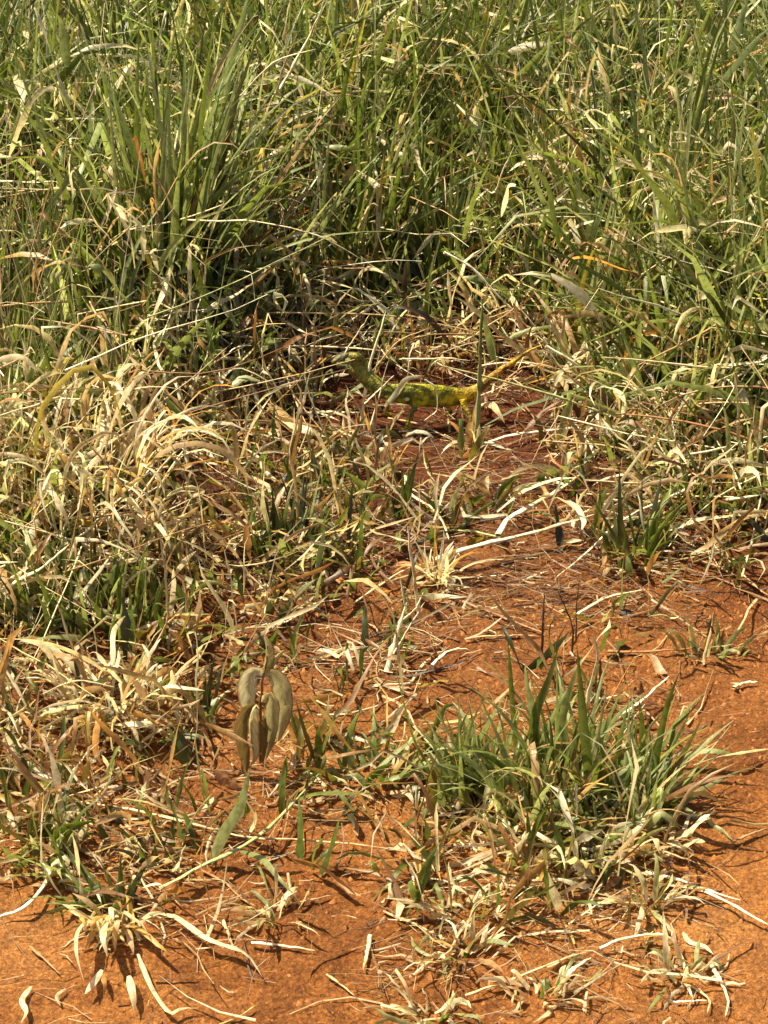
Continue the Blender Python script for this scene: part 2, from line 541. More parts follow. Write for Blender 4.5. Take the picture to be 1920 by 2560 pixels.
def mass_litter():
    n = 105000
    p = scatter(n, -1.0, 1.0, 1.5, 3.5)
    px, py = project(p)
    nz = NZ[5](p[:, 0] * 9, p[:, 1] * 9)
    keep = rng.random(n) < litter_density(px, py) * np.clip(.62 + 1.1 * nz, .08, 1.5) * np.where((py > 1000) & (py < 1600) & (px > 700), .6, 1)
    p = p[keep]; px, py = px[keep], py[keep]; n = len(p)
    p[:, 2] += .001 + rng.random(n) ** 2 * .012
    L = .010 + .10 * rng.random(n) ** 2.4
    az = np.where(rng.random(n) < .55, rng.normal(0, .45, n) + math.pi * (rng.random(n) < .5), U(0, 6.28, n))
    P = gen_paths(p, L, U(1.3, 1.62, n), az, U(-.3, .5, n), np.full(n, .24), 4, .25)
    shade = rng.random(n) < np.clip(1.2 - sstep(py, 1150, 1800), .1, .86)  # litter browner towards the growth, its shade put into the colour
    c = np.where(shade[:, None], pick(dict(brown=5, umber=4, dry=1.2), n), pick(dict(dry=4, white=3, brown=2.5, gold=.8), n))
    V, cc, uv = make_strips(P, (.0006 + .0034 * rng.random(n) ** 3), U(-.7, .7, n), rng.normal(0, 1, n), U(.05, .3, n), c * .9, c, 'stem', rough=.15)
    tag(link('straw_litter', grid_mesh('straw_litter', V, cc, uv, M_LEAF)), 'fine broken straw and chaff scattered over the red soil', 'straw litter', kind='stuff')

def mass_short():
    """low growth, dead leaves and sprouts between the tufts"""
    n = 30000
    c = scatter(n // 9, -1.0, 1.0, 1.6, 3.4)
    p = np.repeat(c, 9, 0); p[:len(p), :2] += rng.normal(0, .014, (len(p), 2)); p[:, 2] = height(p[:, 0], p[:, 1])
    px, py = project(p)
    G = lambda x, y, rx, ry, k: k * np.exp(-(((px - x) / rx) ** 2 + ((py - y) / ry) ** 2))
    d = .20 * np.exp(-((py - 1250) / 270.) ** 2) * (px > 420) + .06
    d += G(1790, 1310, 230, 170, 1.) + G(690, 1270, 220, 200, .9) + G(320, 1560, 330, 230, 1.1) + G(120, 1850, 260, 200, .7) + G(170, 2080, 260, 120, .8)
    d += G(900, 1910, 220, 100, .7) + G(1390, 2120, 330, 110, 1.) + G(1150, 2280, 130, 80, .7) + G(1620, 2280, 160, 90, .6) + G(1520, 1050, 220, 130, .8) + G(600, 1050, 150, 120, .8)
    d += G(440, 2120, 120, 90, .6) + G(1330, 1480, 500, 130, .15)
    d *= np.where((py > 2330) | ((px > 1700) & (py > 1480)), .12, 1)
    d *= ~((px > 800) & (px < 1340) & (py > 900) & (py < 1150))
    cd = np.repeat(rng.random(n // 9), 9)
    keep = (cd < d * .75) & (rng.random(len(p)) < .8)
    p = p[keep]; px, py = px[keep], py[keep]; n = len(p)
    dry = rng.random(n) < np.where((px < 620) & (py > 1300), .72, .62)
    L = np.where(dry, .035 + .12 * rng.random(n) ** 1.5, U(.03, .10, n))
    P = gen_paths(p, L, np.where(dry, np.abs(rng.normal(1.0, .5, n)), np.abs(rng.normal(.4, .35, n))), U(0, 6.28, n), np.abs(rng.normal(.6, .7, n)), np.where(dry, .3, .1), 6, .35)
    P[..., 2] += (rng.random(n) ** 2 * .03 * dry)[:, None]
    c = np.where(dry[:, None], pick(dict(dry=4, white=3, brown=2, gold=.7), n), pick(dict(green=4, dark=1.5, olive=2, pale=1.3), n))
    w = np.where(dry, .0018 + .006 * rng.random(n) ** 1.5, U(.004, .0095, n))
    V, cc, uv = make_strips(P, w, U(0, 6.28, n), rng.normal(0, 1.5, n), U(.05, .3, n), c * .8, c, 'strip', rough=.22)
    tag(link('sparse_low_growth', grid_mesh('sparse_low_growth', V, cc, uv, M_LEAF)), 'sparse short sprouts and curled dead wisps between the larger tufts', 'low grass', kind='stuff')

mass_green(); mass_stems(); mass_dry(); mass_straw(); mass_litter(); mass_short()

# ------------------------------------------------------------------ single straws, stalks and leaves
def hero_mesh(name, pts3, wm, pal, kind, tau=0.0, twist=0.0, n=12, rough=0.0, pal2=None, fold=.15):
    P = catmull(pts3, n)
    if kind != 'leaf' and n > 8:
        P[1:-1] += rng.normal(0, wm * .07, (n - 2, 3))
    base = P[0].copy()
    Q = (P - base)[None]
    c0 = pick({pal: 1}, 1)
    c1 = pick({pal2 or pal: 1}, 1)
    if kind in ('straw', 'stick'):
        V, c, uv = make_strips(Q, np.array([wm]), np.array([0.]), np.array([0.]), np.array([0.]), c0, c1, 'stem', 6)
        if kind == 'straw' and n >= 9:           # swollen nodes
            for k in (n // 3, (2 * n) // 3):
                V[:, k] = Q[:, k][:, None] + (V[:, k] - Q[:, k][:, None]) * 1.35
        # closed ends
        V[:, -1] = Q[:, -1][:, None] + (V[:, -1] - Q[:, -1][:, None]) * .3
        return grid_mesh(name, V, c, uv, M_STRAW, True), base
    V, c, uv = make_strips(Q, np.array([wm]), np.array([tau]), np.array([twist]), np.array([fold]), c0, c1,
                           'strip' if pal in ('white', 'dry', 'gold') else 'leaf', rough=max(rough, .14) if pal in ('white', 'dry', 'gold') else rough)
    return grid_mesh(name, V, c, uv, M_LEAF), base

def hero(name, label, cat, group, mode, wpx, pal, pts, kind='straw', parent=None, lean=0.0, lift=.0, pal2=None, twist=None, tau=None, rough=None):
    """mode 'g' lies on the ground; a number is the photo row where the plane it hangs or stands in meets the ground"""
    if mode == 'g':
        P = []
        n = len(pts)
        for i, (x, y) in enumerate(pts):
            P.append(ground(x, y, .003 + wpx * .5 * .0005 + lift * math.sin(math.pi * (i + .4) / (n + .0))))
        P = np.array(P)
    else:
        b = ground(pts[0][0], mode)
        P = np.array([onplane(x, y, b[1], lean, b[2]) for x, y in pts])
        P[:, 1] += np.cumsum(rng.normal(0, .006, len(P)))
        P[:, 2] = np.maximum(P[:, 2], height(P[:, 0], P[:, 1]) + .003)
    wm = wpx * mpp(P[0]) * 1.12
    # the flat of a leaf: facing up when it lies, roughly facing the viewer when it stands
    ta = tau if tau is not None else (random.uniform(-.35, .35) if mode == 'g' else random.uniform(-.5, .5))
    me, base = hero_mesh(name, P, wm, pal, 'leaf' if kind == 'leaf' else kind, ta, twist if twist is not None else random.uniform(-.8, .8),
                         n=14 if len(pts) > 2 else 9, rough=(rough if rough is not None else (.12 if kind == 'leaf' else 0)), pal2=pal2)
    if parent is not None:
        o = link(name, me, parent, Vector(base) - parent.location)
        return o
    o = link(name, me, None, Vector(base))
    return tag(o, label, cat, group)

FS, LS, SG, HS = 'straws lying on the soil', 'long loose stalks', 'single grass leaves', 'dry stalks in the thick grass'
# (name, label, category, group, mode, width px, palette, points, kind, extra)
H = [
 # --- long stalks low in the picture
 ('grass_stalk', 'long tan stalk lying across the soil from the left edge grass to the big tuft', 'stalk', LS, 'g', 9, 'dry', [(197,2004),(336,2024),(480,2059),(625,2094),(752,2099),(960,2120),(1092,2142)], 'straw', dict(lift=.012)),
 ('grass_stalk', 'thin tan straw running parallel above the long tan stalk near lower left', 'stalk', LS, 'g', 6, 'dry', [(190,2032),(240,2065),(330,2068),(400,2072)], 'straw', dict(lift=.01)),
 ('grass_stalk', 'brown weathered stalk sloping down right under the green runner', 'stalk', LS, 'g', 8, 'brown', [(503,2175),(560,2205),(610,2250),(642,2267)], 'straw', {}),
 ('grass_stalk', 'dark brown stick angled down right in the middle of the bare soil', 'stick', LS, 'g', 11, 'brown', [(1118,1488),(1200,1520),(1290,1555),(1362,1583)], 'stick', {}),
 ('grass_stalk', 'short thick brown stick by the dark green tuft in the middle', 'stick', LS, 'g', 12, 'brown', [(806,1402),(845,1450),(882,1490)], 'stick', {}),
 ('grass_stalk', 'pinkish brown stick lying level behind the big green tuft', 'stick', LS, 'g', 11, 'brown', [(1520,1628),(1600,1629),(1700,1624),(1758,1620)], 'stick', {}),
 ('grass_stalk', 'upper of the brown stalks lying together at the right edge', 'stick', LS, 'g', 9, 'brown', [(1741,1396),(1800,1420),(1870,1455),(1925,1490)], 'stick', {}),
 ('grass_stalk', 'lower of the brown stalks lying together at the right edge', 'stick', LS, 'g', 8, 'brown', [(1700,1418),(1780,1440),(1850,1468),(1925,1502)], 'stick', {}),
 ('grass_stalk', 'long pale straw slanting down to the right edge past a small dark green sprout', 'straw', LS, 'g', 8, 'dry', [(1712,1275),(1776,1355),(1840,1420),(1905,1480)], 'straw', dict(lift=.01)),
 ('grass_stalk', 'long thin straw stretched level over the lizard from the left grass', 'stalk', LS, 935, 6, 'dry', [(665,787),(800,792),(960,800),(1120,830),(1353,884)], 'straw', {}),
 ('grass_stalk', 'thick white straw lying level left of the lizard', 'straw', LS, 'g', 11, 'white', [(752,1034),(830,1030),(905,1031)], 'straw', {}),
 ('grass_stalk', 'thin bright straw pointing right just above the back of the lizard', 'straw', LS, 1000, 5, 'white', [(1006,898),(1060,895),(1115,890),(1174,893)], 'straw', {}),
 ('grass_stalk', 'pale straw crossing behind the orange tail of the lizard', 'straw', LS, 1000, 5, 'white', [(1195,916),(1260,905),(1353,904)], 'straw', {}),
 ('grass_stalk', 'tan straw sloping down right below the front leg of the lizard', 'straw', LS, 'g', 6, 'dry', [(970,1045),(1040,1058),(1090,1080),(1150,1110)], 'straw', dict(lift=.006)),
 ('grass_stalk', 'bright curved straw lying right of the lizard and pointing to the right grass', 'straw', LS, 'g', 9, 'white', [(1192,1116),(1240,1098),(1307,1084),(1452,1069),(1573,1071)], 'straw', dict(lift=.012)),
 ('grass_stalk', 'thick bright straw rising left to right on the dark soil below the lizard', 'straw', LS, 'g', 15, 'white', [(1245,1338),(1270,1298),(1320,1268),(1380,1235),(1452,1186)], 'straw', dict(lift=.02)),
 ('grass_stalk', 'thin brown straw running down right from the lizard tail to the bright straw', 'straw', LS, 'g', 6, 'brown', [(1307,1010),(1380,1095),(1458,1180)], 'straw', dict(lift=.01)),
 ('grass_stalk', 'thick white straw of the pair leaning out of the grass right of the tail', 'straw', LS, 1050, 11, 'white', [(1365,868),(1430,905),(1490,960),(1540,1004)], 'straw', dict(lean=.3)),
 ('grass_stalk', 'brownish straw of the pair leaning out of the grass right of the tail', 'straw', LS, 1090, 8, 'dry', [(1380,905),(1450,965),(1520,1030),(1580,1085)], 'straw', dict(lean=.3)),
 ('grass_stalk', 'pale green double stalk lying low in the middle right of the golden wisp', 'stalk', LS, 'g', 13, 'white', [(1085,1400),(1140,1378),(1220,1357),(1300,1340),(1411,1309),(1490,1284)], 'straw', dict(lift=.025)),
 ('grass_stalk', 'flattened pale stalk lying just above the pale green double stalk', 'stalk', LS, 'g', 8, 'pale', [(1115,1325),(1180,1328),(1270,1345),(1360,1330)], 'straw', {}),
 ('grass_stalk', 'pale straw between the bright straw and the right hand green tuft', 'straw', LS, 'g', 8, 'white', [(1440,1290),(1500,1265),(1580,1238)], 'straw', {}),
 ('grass_stalk', 'cream straw rising to the right above the small black pebble', 'straw', LS, 'g', 9, 'white', [(1440,1540),(1475,1515),(1530,1490),(1614,1474)], 'straw', dict(lift=.008)),
 ('grass_stalk', 'kinked pale stalk running down right between the two middle tufts', 'stalk', LS, 'g', 10, 'white', [(1014,1190),(1025,1232),(1075,1265),(1105,1300),(1122,1348)], 'straw', dict(lift=.025)),
 ('grass_stalk', 'long cream straw rising right from above the wilted seedling', 'straw', LS, 'g', 8, 'white', [(556,1590),(637,1566),(720,1553),(775,1513),(851,1497)], 'straw', dict(lift=.01)),
 ('grass_stalk', 'straight thin straw climbing right toward the golden wisp', 'straw', LS, 'g', 7, 'dry', [(880,1510),(940,1470),(1010,1425),(1075,1405)], 'straw', dict(lift=.012)),
 ('grass_stalk', 'pale straw bent level right above the wilted seedling', 'straw', LS, 'g', 7, 'dry', [(706,1682),(741,1652),(790,1648),(842,1652)], 'straw', {}),
 ('grass_stalk', 'thin grey twig leaning right beside the wilted seedling', 'twig', LS, 'g', 4, 'dry', [(705,1850),(740,1805),(785,1765)], 'stick', {}),
 ('grass_stalk', 'long tan stalk slanting from the bright tangle down to the soil at left', 'stalk', LS, 1520, 7, 'dry', [(180,1068),(280,1170),(375,1300)], 'straw', dict(lean=.25)),
 ('grass_stalk', 'long dry stalk hanging down from the starry dry head at left', 'stalk', LS, 1700, 9, 'dry', [(347,1690),(400,1600),(417,1560),(413,1450),(396,1340)], 'straw', dict(lean=.1)),
 ('grass_stalk', 'pale thick stalk leaning down left below the bright tangle', 'stalk', LS, 1560, 12, 'white', [(5,1472),(46,1454),(110,1410),(174,1361)], 'straw', dict(lean=.1)),
 ('grass_stalk', 'white stalk bending down through the green at far left', 'stalk', LS, 1720, 11, 'white', [(220,1712),(191,1633),(165,1560),(145,1494)], 'straw', dict(lean=.1)),
 ('grass_stalk', 'thin gold stalk crossing upward over the bent white stalk', 'stalk', LS, 1560, 6, 'gold', [(145,1494),(170,1400),(197,1280),(215,1180)], 'straw', dict(lean=.1)),
 # bottom half straws
 ('straw', 'white bent straw at the left edge above the lower left tuft', 'straw', FS, 'g', 13, 'white', [(104,2151),(126,2184),(95,2232),(58,2268),(-10,2294)], 'straw', dict(lift=.01)),
 ('straw', 'pale hooked straw right of the white bent straw', 'straw', FS, 'g', 8, 'white', [(175,2028),(132,2022),(140,2090),(154,2163)], 'straw', dict(lift=.012)),
 ('straw', 'long arched straw sweeping right from the lower left tuft', 'straw', FS, 'g', 13, 'white', [(382,2286),(434,2290),(521,2348),(613,2383),(656,2443)], 'leaf', dict(lift=.012)),
 ('straw', 'short straw crossing the tip of the long arched straw', 'straw', FS, 'g', 10, 'dry', [(556,2300),(572,2335),(585,2376)], 'straw', {}),
 ('straw', 'nearly level cream straw on bare soil right of the arched straw', 'straw', FS, 'g', 9, 'white', [(628,2357),(700,2363),(788,2376)], 'straw', {}),
 ('straw', 'upright lying white straw alone on the soil at bottom centre', 'straw', FS, 'g', 11, 'dry', [(926,2337),(919,2380),(908,2425)], 'straw', {}),
 ('straw', 'thin straw sloping down right below the lone white straw', 'straw', FS, 'g', 7, 'dry', [(816,2436),(850,2460),(886,2489)], 'straw', {}),
 ('straw', 'curved tan straw at the bottom edge left of centre', 'straw', FS, 'g', 7, 'gold', [(548,2562),(600,2540),(636,2515)], 'straw', {}),
 ('straw', 'thin straw rising to the right under the drooping runner leaf', 'straw', FS, 'g', 7, 'dry', [(683,2267),(750,2255),(830,2238)], 'straw', {}),
 ('straw', 'brown straw lying left of the lower left tuft on open soil', 'straw', FS, 'g', 8, 'brown', [(75,2366),(112,2398),(150,2435)], 'straw', {}),
 ('straw', 'jagged white scrap of straw at the bottom left corner', 'straw', FS, 'g', 13, 'white', [(78,2466),(55,2500),(66,2530),(52,2556)], 'leaf', {}),
 ('straw', 'small hooked white straw near the bottom left corner scrap', 'straw', FS, 'g', 8, 'white', [(164,2472),(142,2490),(152,2516)], 'leaf', {}),
 ('straw', 'tan straw slanting down right at bottom centre toward the pale cluster', 'straw', FS, 'g', 8, 'dry', [(955,2276),(1040,2312),(1118,2350)], 'straw', {}),
 ('straw', 'upright thin straw left of the pale cluster under the big tuft', 'straw', FS, 'g', 7, 'white', [(1029,2165),(1034,2210),(1030,2256)], 'straw', {}),
 ('straw', 'tan straw pointing up right left of the upright thin straw', 'straw', FS, 'g', 9, 'dry', [(955,2258),(985,2230),(1015,2212)], 'straw', {}),
 ('straw', 'very long tan straw climbing right across the bottom soil', 'straw', FS, 'g', 8, 'dry', [(1163,2488),(1240,2462),(1330,2428),(1400,2400),(1481,2376)], 'straw', dict(lift=.008)),
 ('straw', 'bright arched straw continuing right with a broken bent tip', 'straw', FS, 'g', 9, 'white', [(1500,2370),(1560,2346),(1649,2334),(1672,2345),(1697,2368)], 'straw', dict(lift=.01)),
 ('straw', 'wide pale leaf scrap crossing the very long tan straw', 'leaf', FS, 'g', 15, 'white', [(1368,2418),(1410,2396),(1440,2384)], 'leaf', {}),
 ('straw', 'wide pale straw just below the crossing leaf scrap', 'straw', FS, 'g', 13, 'white', [(1411,2441),(1445,2415),(1478,2394)], 'straw', {}),
 ('straw', 'short level cream straw at bottom right', 'straw', FS, 'g', 7, 'white', [(1683,2504),(1725,2503),(1768,2500)], 'straw', {}),
 ('straw', 'crooked straw ending beside the short level cream straw', 'straw', FS, 'g', 8, 'dry', [(1718,2458),(1760,2485),(1775,2505),(1768,2532)], 'straw', {}),
 ('straw', 'bent white straw pointing down near the bottom right corner', 'straw', FS, 'g', 10, 'white', [(1776,2406),(1800,2450),(1822,2504),(1813,2541)], 'straw', {}),
 ('straw', 'zigzag white straw above the bottom right corner', 'straw', FS, 'g', 10, 'white', [(1707,2331),(1725,2355),(1760,2365),(1784,2386)], 'leaf', {}),
 ('straw', 'upper of two long straws running off right below the big tuft', 'straw', FS, 'g', 10, 'white', [(1614,2180),(1700,2200),(1770,2226),(1851,2250)], 'straw', dict(lift=.01)),
 ('straw', 'lower of two long straws running off right below the big tuft', 'straw', FS, 'g', 10, 'white', [(1640,2210),(1740,2222),(1811,2250),(1870,2283),(1925,2314)], 'straw', dict(lift=.008)),
 ('straw', 'thin dry straw rising off the right edge over bare orange soil', 'straw', FS, 'g', 8, 'dry', [(1828,2106),(1870,2088),(1925,2068)], 'straw', {}),
 ('straw', 'short dry straw above the two long straws right of the tuft', 'straw', FS, 'g', 8, 'dry', [(1611,2106),(1680,2135),(1768,2166)], 'straw', dict(lift=.006)),
 ('straw', 'single white straw bit on bare soil at the far right', 'straw', FS, 'g', 10, 'white', [(1834,1719),(1860,1708),(1894,1704)], 'straw', {}),
 ('straw', 'straight cream straw right behind the big tuft', 'straw', FS, 'g', 10, 'white', [(1544,1795),(1600,1750),(1672,1690)], 'straw', dict(lift=.02)),
 ('straw', 'long thin tan straw leaning over soil behind the tuft', 'straw', FS, 1840, 5, 'gold', [(1475,1838),(1520,1770),(1560,1700),(1590,1640)], 'straw', {}),
 ('straw', 'forked white leaf scrap left of the lower runner leaf', 'leaf', FS, 'g', 15, 'white', [(505,2030),(522,2008),(534,1992)], 'leaf', {}),
 ('straw', 'thick pale straw with a kink below the lower left tuft', 'straw', FS, 'g', 12, 'white', [(345,2385),(362,2430),(385,2480),(425,2532),(455,2520),(492,2521)], 'leaf', dict(lift=.006)),
 ('straw', 'level brown straw bit left of the small black pebble', 'straw', FS, 'g', 6, 'dry', [(1250,1398),(1300,1397),(1345,1393)], 'straw', {}),
 ('straw', 'pale straw bit under the level brown straw bit', 'straw', FS, 'g', 6, 'white', [(1195,1444),(1230,1440),(1262,1436)], 'straw', {}),
 ('straw', 'pale straw bit rising right on the soil in the middle', 'straw', FS, 'g', 6, 'white', [(1314,1448),(1340,1437),(1372,1427)], 'straw', {}),
 ('straw', 'level thin straw left of the small twiggy plant', 'straw', FS, 'g', 6, 'dry', [(1165,1598),(1220,1590),(1340,1588)], 'straw', {}),
 ('straw', 'cream straw curving right at centre above the big tuft', 'straw', FS, 'g', 9, 'white', [(1080,1663),(1110,1635),(1140,1622),(1172,1624)], 'straw', dict(lift=.008)),
 # --- tall ones in the thick grass
 ('grass_stalk', 'long thin straw arching right in the middle of the thick grass', 'stalk', HS, 860, 6, 'white', [(470,547),(560,547),(625,550),(752,573),(830,603),(905,650)], 'straw', dict(lean=.35)),
 ('grass_stalk', 'thick pale stalk leaning right at top centre', 'stalk', HS, 700, 13, 'white', [(690,235),(745,150),(790,60),(815,-10)], 'straw', dict(lean=.2)),
 ('grass_stalk', 'second pale stalk left of the thick one at top centre', 'stalk', HS, 720, 9, 'dry', [(690,235),(715,150),(745,80)], 'straw', dict(lean=.2)),
 ('grass_stalk', 'bent straw dropping down left under the top centre stalks', 'stalk', HS, 740, 8, 'white', [(535,330),(570,265),(615,222),(690,150),(790,118)], 'straw', dict(lean=.25)),
 ('grass_stalk', 'level white straw arching in from the left edge', 'straw', HS, 760, 7, 'white', [(-10,454),(80,452),(145,448),(187,465)], 'straw', dict(lean=.4)),
 ('grass_stalk', 'short tan straw sloping down right at upper left', 'straw', HS, 700, 9, 'gold', [(116,347),(170,378),(233,406)], 'straw', dict(lean=.3)),
 ('grass_stalk', 'leaning tan stalk standing alone right of top centre', 'stalk', HS, 640, 10, 'dry', [(1151,353),(1180,270),(1210,185)], 'straw', dict(lean=.25)),
 ('grass_stalk', 'bent white straw forming a tick below the leaning tan stalk', 'straw', HS, 760, 9, 'white', [(1191,451),(1232,474),(1258,420),(1286,359)], 'straw', dict(lean=.3)),
 ('grass_stalk', 'thin straw pointing to the top edge at upper right', 'straw', HS, 560, 6, 'dry', [(1533,205),(1580,100),(1628,0)], 'straw', dict(lean=.1)),
 ('grass_stalk', 'tan straight straw leaning right in the right hand grass', 'straw', HS, 760, 9, 'dry', [(1590,475),(1618,410),(1650,341)], 'straw', dict(lean=.25)),
 ('grass_stalk', 'arched gold straw near the right edge of the thick grass', 'straw', HS, 760, 9, 'gold', [(1654,463),(1735,422),(1790,400),(1857,393)], 'straw', dict(lean=.3)),
 ('grass_stalk', 'short cream straw leaning left of the arched gold straw end', 'straw', HS, 900, 9, 'white', [(1672,640),(1690,590),(1713,538)], 'straw', dict(lean=.3)),
 ('grass_stalk', 'pinkish thin straw leaning above the dark gap left of the lizard', 'straw', HS, 1000, 6, 'brown', [(393,866),(425,930),(451,1000)], 'straw', dict(lean=.1)),
 ('grass_stalk', 'curved white wisp between the left tangle and the lizard', 'straw', HS, 1010, 6, 'white', [(528,908),(560,898),(590,878),(630,876)], 'straw', {}),
 ('grass_stalk', 'long thick pale straw falling right over the grass above the tail', 'straw', HS, 905, 9, 'white', [(1110,636),(1180,672),(1243,735),(1300,795),(1355,858)], 'straw', dict(lean=.1)),
 ('grass_stalk', 'long thin green stalk standing left of the dark gap', 'stalk', HS, 1000, 8, 'pale', [(492,990),(520,880),(545,770),(567,640)], 'straw', {}),
 ('grass_stalk', 'bleached straw slanting from top left down to the lizard snout', 'straw', HS, 1000, 7, 'white', [(845,905),(868,860),(890,825),(925,770)], 'straw', {}),
 ('grass_stalk', 'long slanting straw passing in front of the neck of the lizard', 'straw', HS, 1075, 8, 'white', [(905,1062),(912,990),(925,920),(945,850),(965,790)], 'straw', {}),
 ('grass_stalk', 'second slanting straw in front of the shoulder of the lizard', 'straw', HS, 1100, 8, 'white', [(922,1080),(945,1010),(958,950),(972,900)], 'straw', {}),
 ('grass_stalk', 'pinkish straw leaning right from the neck of the lizard', 'straw', HS, 1060, 7, 'dry', [(915,950),(950,900),(1000,850),(1075,818)], 'straw', {}),
 ('grass_stalk', 'short straw rising right across the first slanting straw', 'straw', HS, 1085, 6, 'white', [(912,1000),(950,968),(985,938)], 'straw', {}),
 # --- single leaves
 ('grass_leaf', 'yellow green leaf bent over in an arch at left', 'grass leaf', SG, 1360, 17, 'yellow', [(72,1360),(87,1160),(108,1010),(174,930),(215,903),(249,906),(290,955),(318,1045)], 'leaf', dict(lean=.1, tau=1.2, twist=.3, rough=.03)),
 ('grass_leaf', 'white arched leaf coming in from the left edge', 'grass leaf', SG, 1360, 16, 'white', [(-10,904),(50,904),(93,938)], 'leaf', dict(tau=1.0, rough=.03)),
 ('grass_leaf', 'pale green leaf arching down beside the left dark grass', 'grass leaf', SG, 1000, 13, 'pale', [(215,665),(250,664),(280,700),(301,790)], 'leaf', dict(tau=.8, rough=.05)),
 ('grass_leaf', 'folded dry leaf bent like a knee in front of the lizard flank', 'dry leaf', SG, 1090, 12, 'white', [(962,1016),(990,985),(1012,950),(1035,942),(1062,941)], 'leaf', dict(tau=.9, rough=.05)),
 ('grass_leaf', 'thin end of the bent leaf hanging down the lizard flank', 'dry leaf', SG, 1090, 6, 'white', [(1062,941),(1090,965),(1093,1005),(1088,1025),(1060,1050)], 'straw', {}),
 ('grass_leaf', 'white curled leaf drooping right of the lizard hind leg', 'dry leaf', SG, 'g', 16, 'white', [(1200,1012),(1228,1012),(1245,1030),(1262,1058)], 'leaf', dict(lift=.03, rough=.05)),
 ('grass_leaf', 'small white hooked leaf left of the lizard hind foot', 'dry leaf', SG, 'g', 10, 'white', [(1116,1054),(1134,1034),(1168,1025)], 'leaf', dict(lift=.02, rough=.05)),
 ('grass_leaf', 'fanned dry leaf lying left of the lizard, uppermost of its bundle', 'dry leaf', SG, 'g', 24, 'dry', [(672,1010),(720,1045),(770,1062),(820,1072)], 'leaf', dict(lift=.03)),
 ('grass_leaf', 'fanned dry leaf with split end in the bundle left of the lizard', 'dry leaf', SG, 'g', 20, 'white', [(676,1018),(730,1060),(780,1080),(815,1092)], 'leaf', dict(lift=.03)),
 ('grass_leaf', 'lowest bent leaf of the bundle left of the lizard', 'dry leaf', SG, 'g', 9, 'dry', [(680,1030),(740,1085),(805,1115),(795,1140),(775,1150)], 'leaf', dict(lift=.02)),
 ('grass_leaf', 'whitish curled leaf above the dry bundle left of the lizard', 'dry leaf', SG, 1060, 15, 'pale', [(578,972),(605,955),(654,957)], 'leaf', dict(tau=.9)),
 ('grass_leaf', 'pale leaf pointing up right near the right edge', 'grass leaf', SG, 980, 15, 'pale', [(1793,816),(1830,775),(1863,756),(1899,750)], 'leaf', dict(rough=.04)),
 ('grass_leaf', 'broad upright pale green leaf in the right hand grass', 'grass leaf', SG, 1010, 28, 'pale', [(1608,935),(1612,880),(1622,820),(1628,765)], 'leaf', dict(tau=.2, twist=.1, rough=.02)),
 ('grass_leaf', 'crisp white dead leaf hanging in the grass above the tail', 'dry leaf', SG, 880, 16, 'white', [(1290,470),(1272,474),(1265,515),(1255,558)], 'leaf', dict(lean=.3)),
 ('grass_leaf', 'wide grey green leaf with pale tip at the top left', 'grass leaf', SG, 700, 22, 'pale', [(167,170),(158,110),(150,70),(139,44)], 'leaf', dict(tau=.1, twist=.1, rough=.02, lean=.1)),
 ('grass_leaf', 'long pale green leaf standing near the top right corner', 'grass leaf', SG, 600, 18, 'pale', [(1822,142),(1840,90),(1856,45),(1875,-5)], 'leaf', dict(rough=.03)),
 ('grass_leaf', 'long thin green blade running down right of centre', 'grass leaf', SG, 930, 12, 'green', [(1400,625),(1382,530),(1365,451),(1305,380),(1249,295)], 'leaf', dict(lean=.2, rough=.02)),
 ('grass_leaf', 'broad dark green blade leaning right of centre', 'grass leaf', SG, 900, 26, 'green', [(1160,600),(1180,510),(1214,420),(1250,360)], 'leaf', dict(tau=.3, twist=.2, rough=.02, lean=.2)),
 ('grass_leaf', 'broad olive blade lying level near the top right of centre', 'grass leaf', SG, 560, 22, 'olive', [(1270,130),(1330,108),(1400,98)], 'leaf', dict(tau=.8, rough=.02)),
 ('grass_leaf', 'dark green blade slanting off the upper right edge', 'grass leaf', SG, 740, 20, 'green', [(1790,225),(1840,170),(1890,110),(1930,70)], 'leaf', dict(tau=.4, rough=.02)),
 ('grass_leaf', 'cream arched leaf near the right edge of the thick grass', 'grass leaf', SG, 900, 16, 'pale', [(1828,600),(1850,560),(1880,542),(1905,545)], 'leaf', dict(tau=.9, rough=.03)),
 ('grass_leaf', 'bright long leaf pointing left from the dry burst at left', 'dry leaf', SG, 1740, 18, 'white', [(295,1712),(191,1643),(93,1612),(-5,1598)], 'leaf', dict(lean=.25, tau=.9, twist=.2, rough=.04)),
 ('grass_leaf', 'pale leaf lying at right angles off the straw by the big tuft', 'grass leaf', SG, 'g', 14, 'pale', [(1690,1900),(1740,1880),(1790,1878),(1850,1890)], 'leaf', dict(lift=.02)),
 ('grass_leaf', 'white thick leaf lying off the right side of the big tuft', 'dry leaf', SG, 'g', 13, 'white', [(1735,1912),(1790,1895),(1850,1882),(1925,1872)], 'leaf', dict(lift=.015)),
]
for h in H:
    name, label, cat, grp, mode, w, pal, pts, kind, ex = h
    hero(name, label, cat, grp, mode, w, pal, pts, kind, **ex)

# ------------------------------------------------------------------ tufts, each blade its own part
def thing(name, label, cat, px, py, group=None):
    g = ground(px, py)
    o = bpy.data.objects.new(name, None)
    o.empty_display_size = .03
    o.location = g
    COL.objects.link(o)
    return tag(o, label, cat, group)

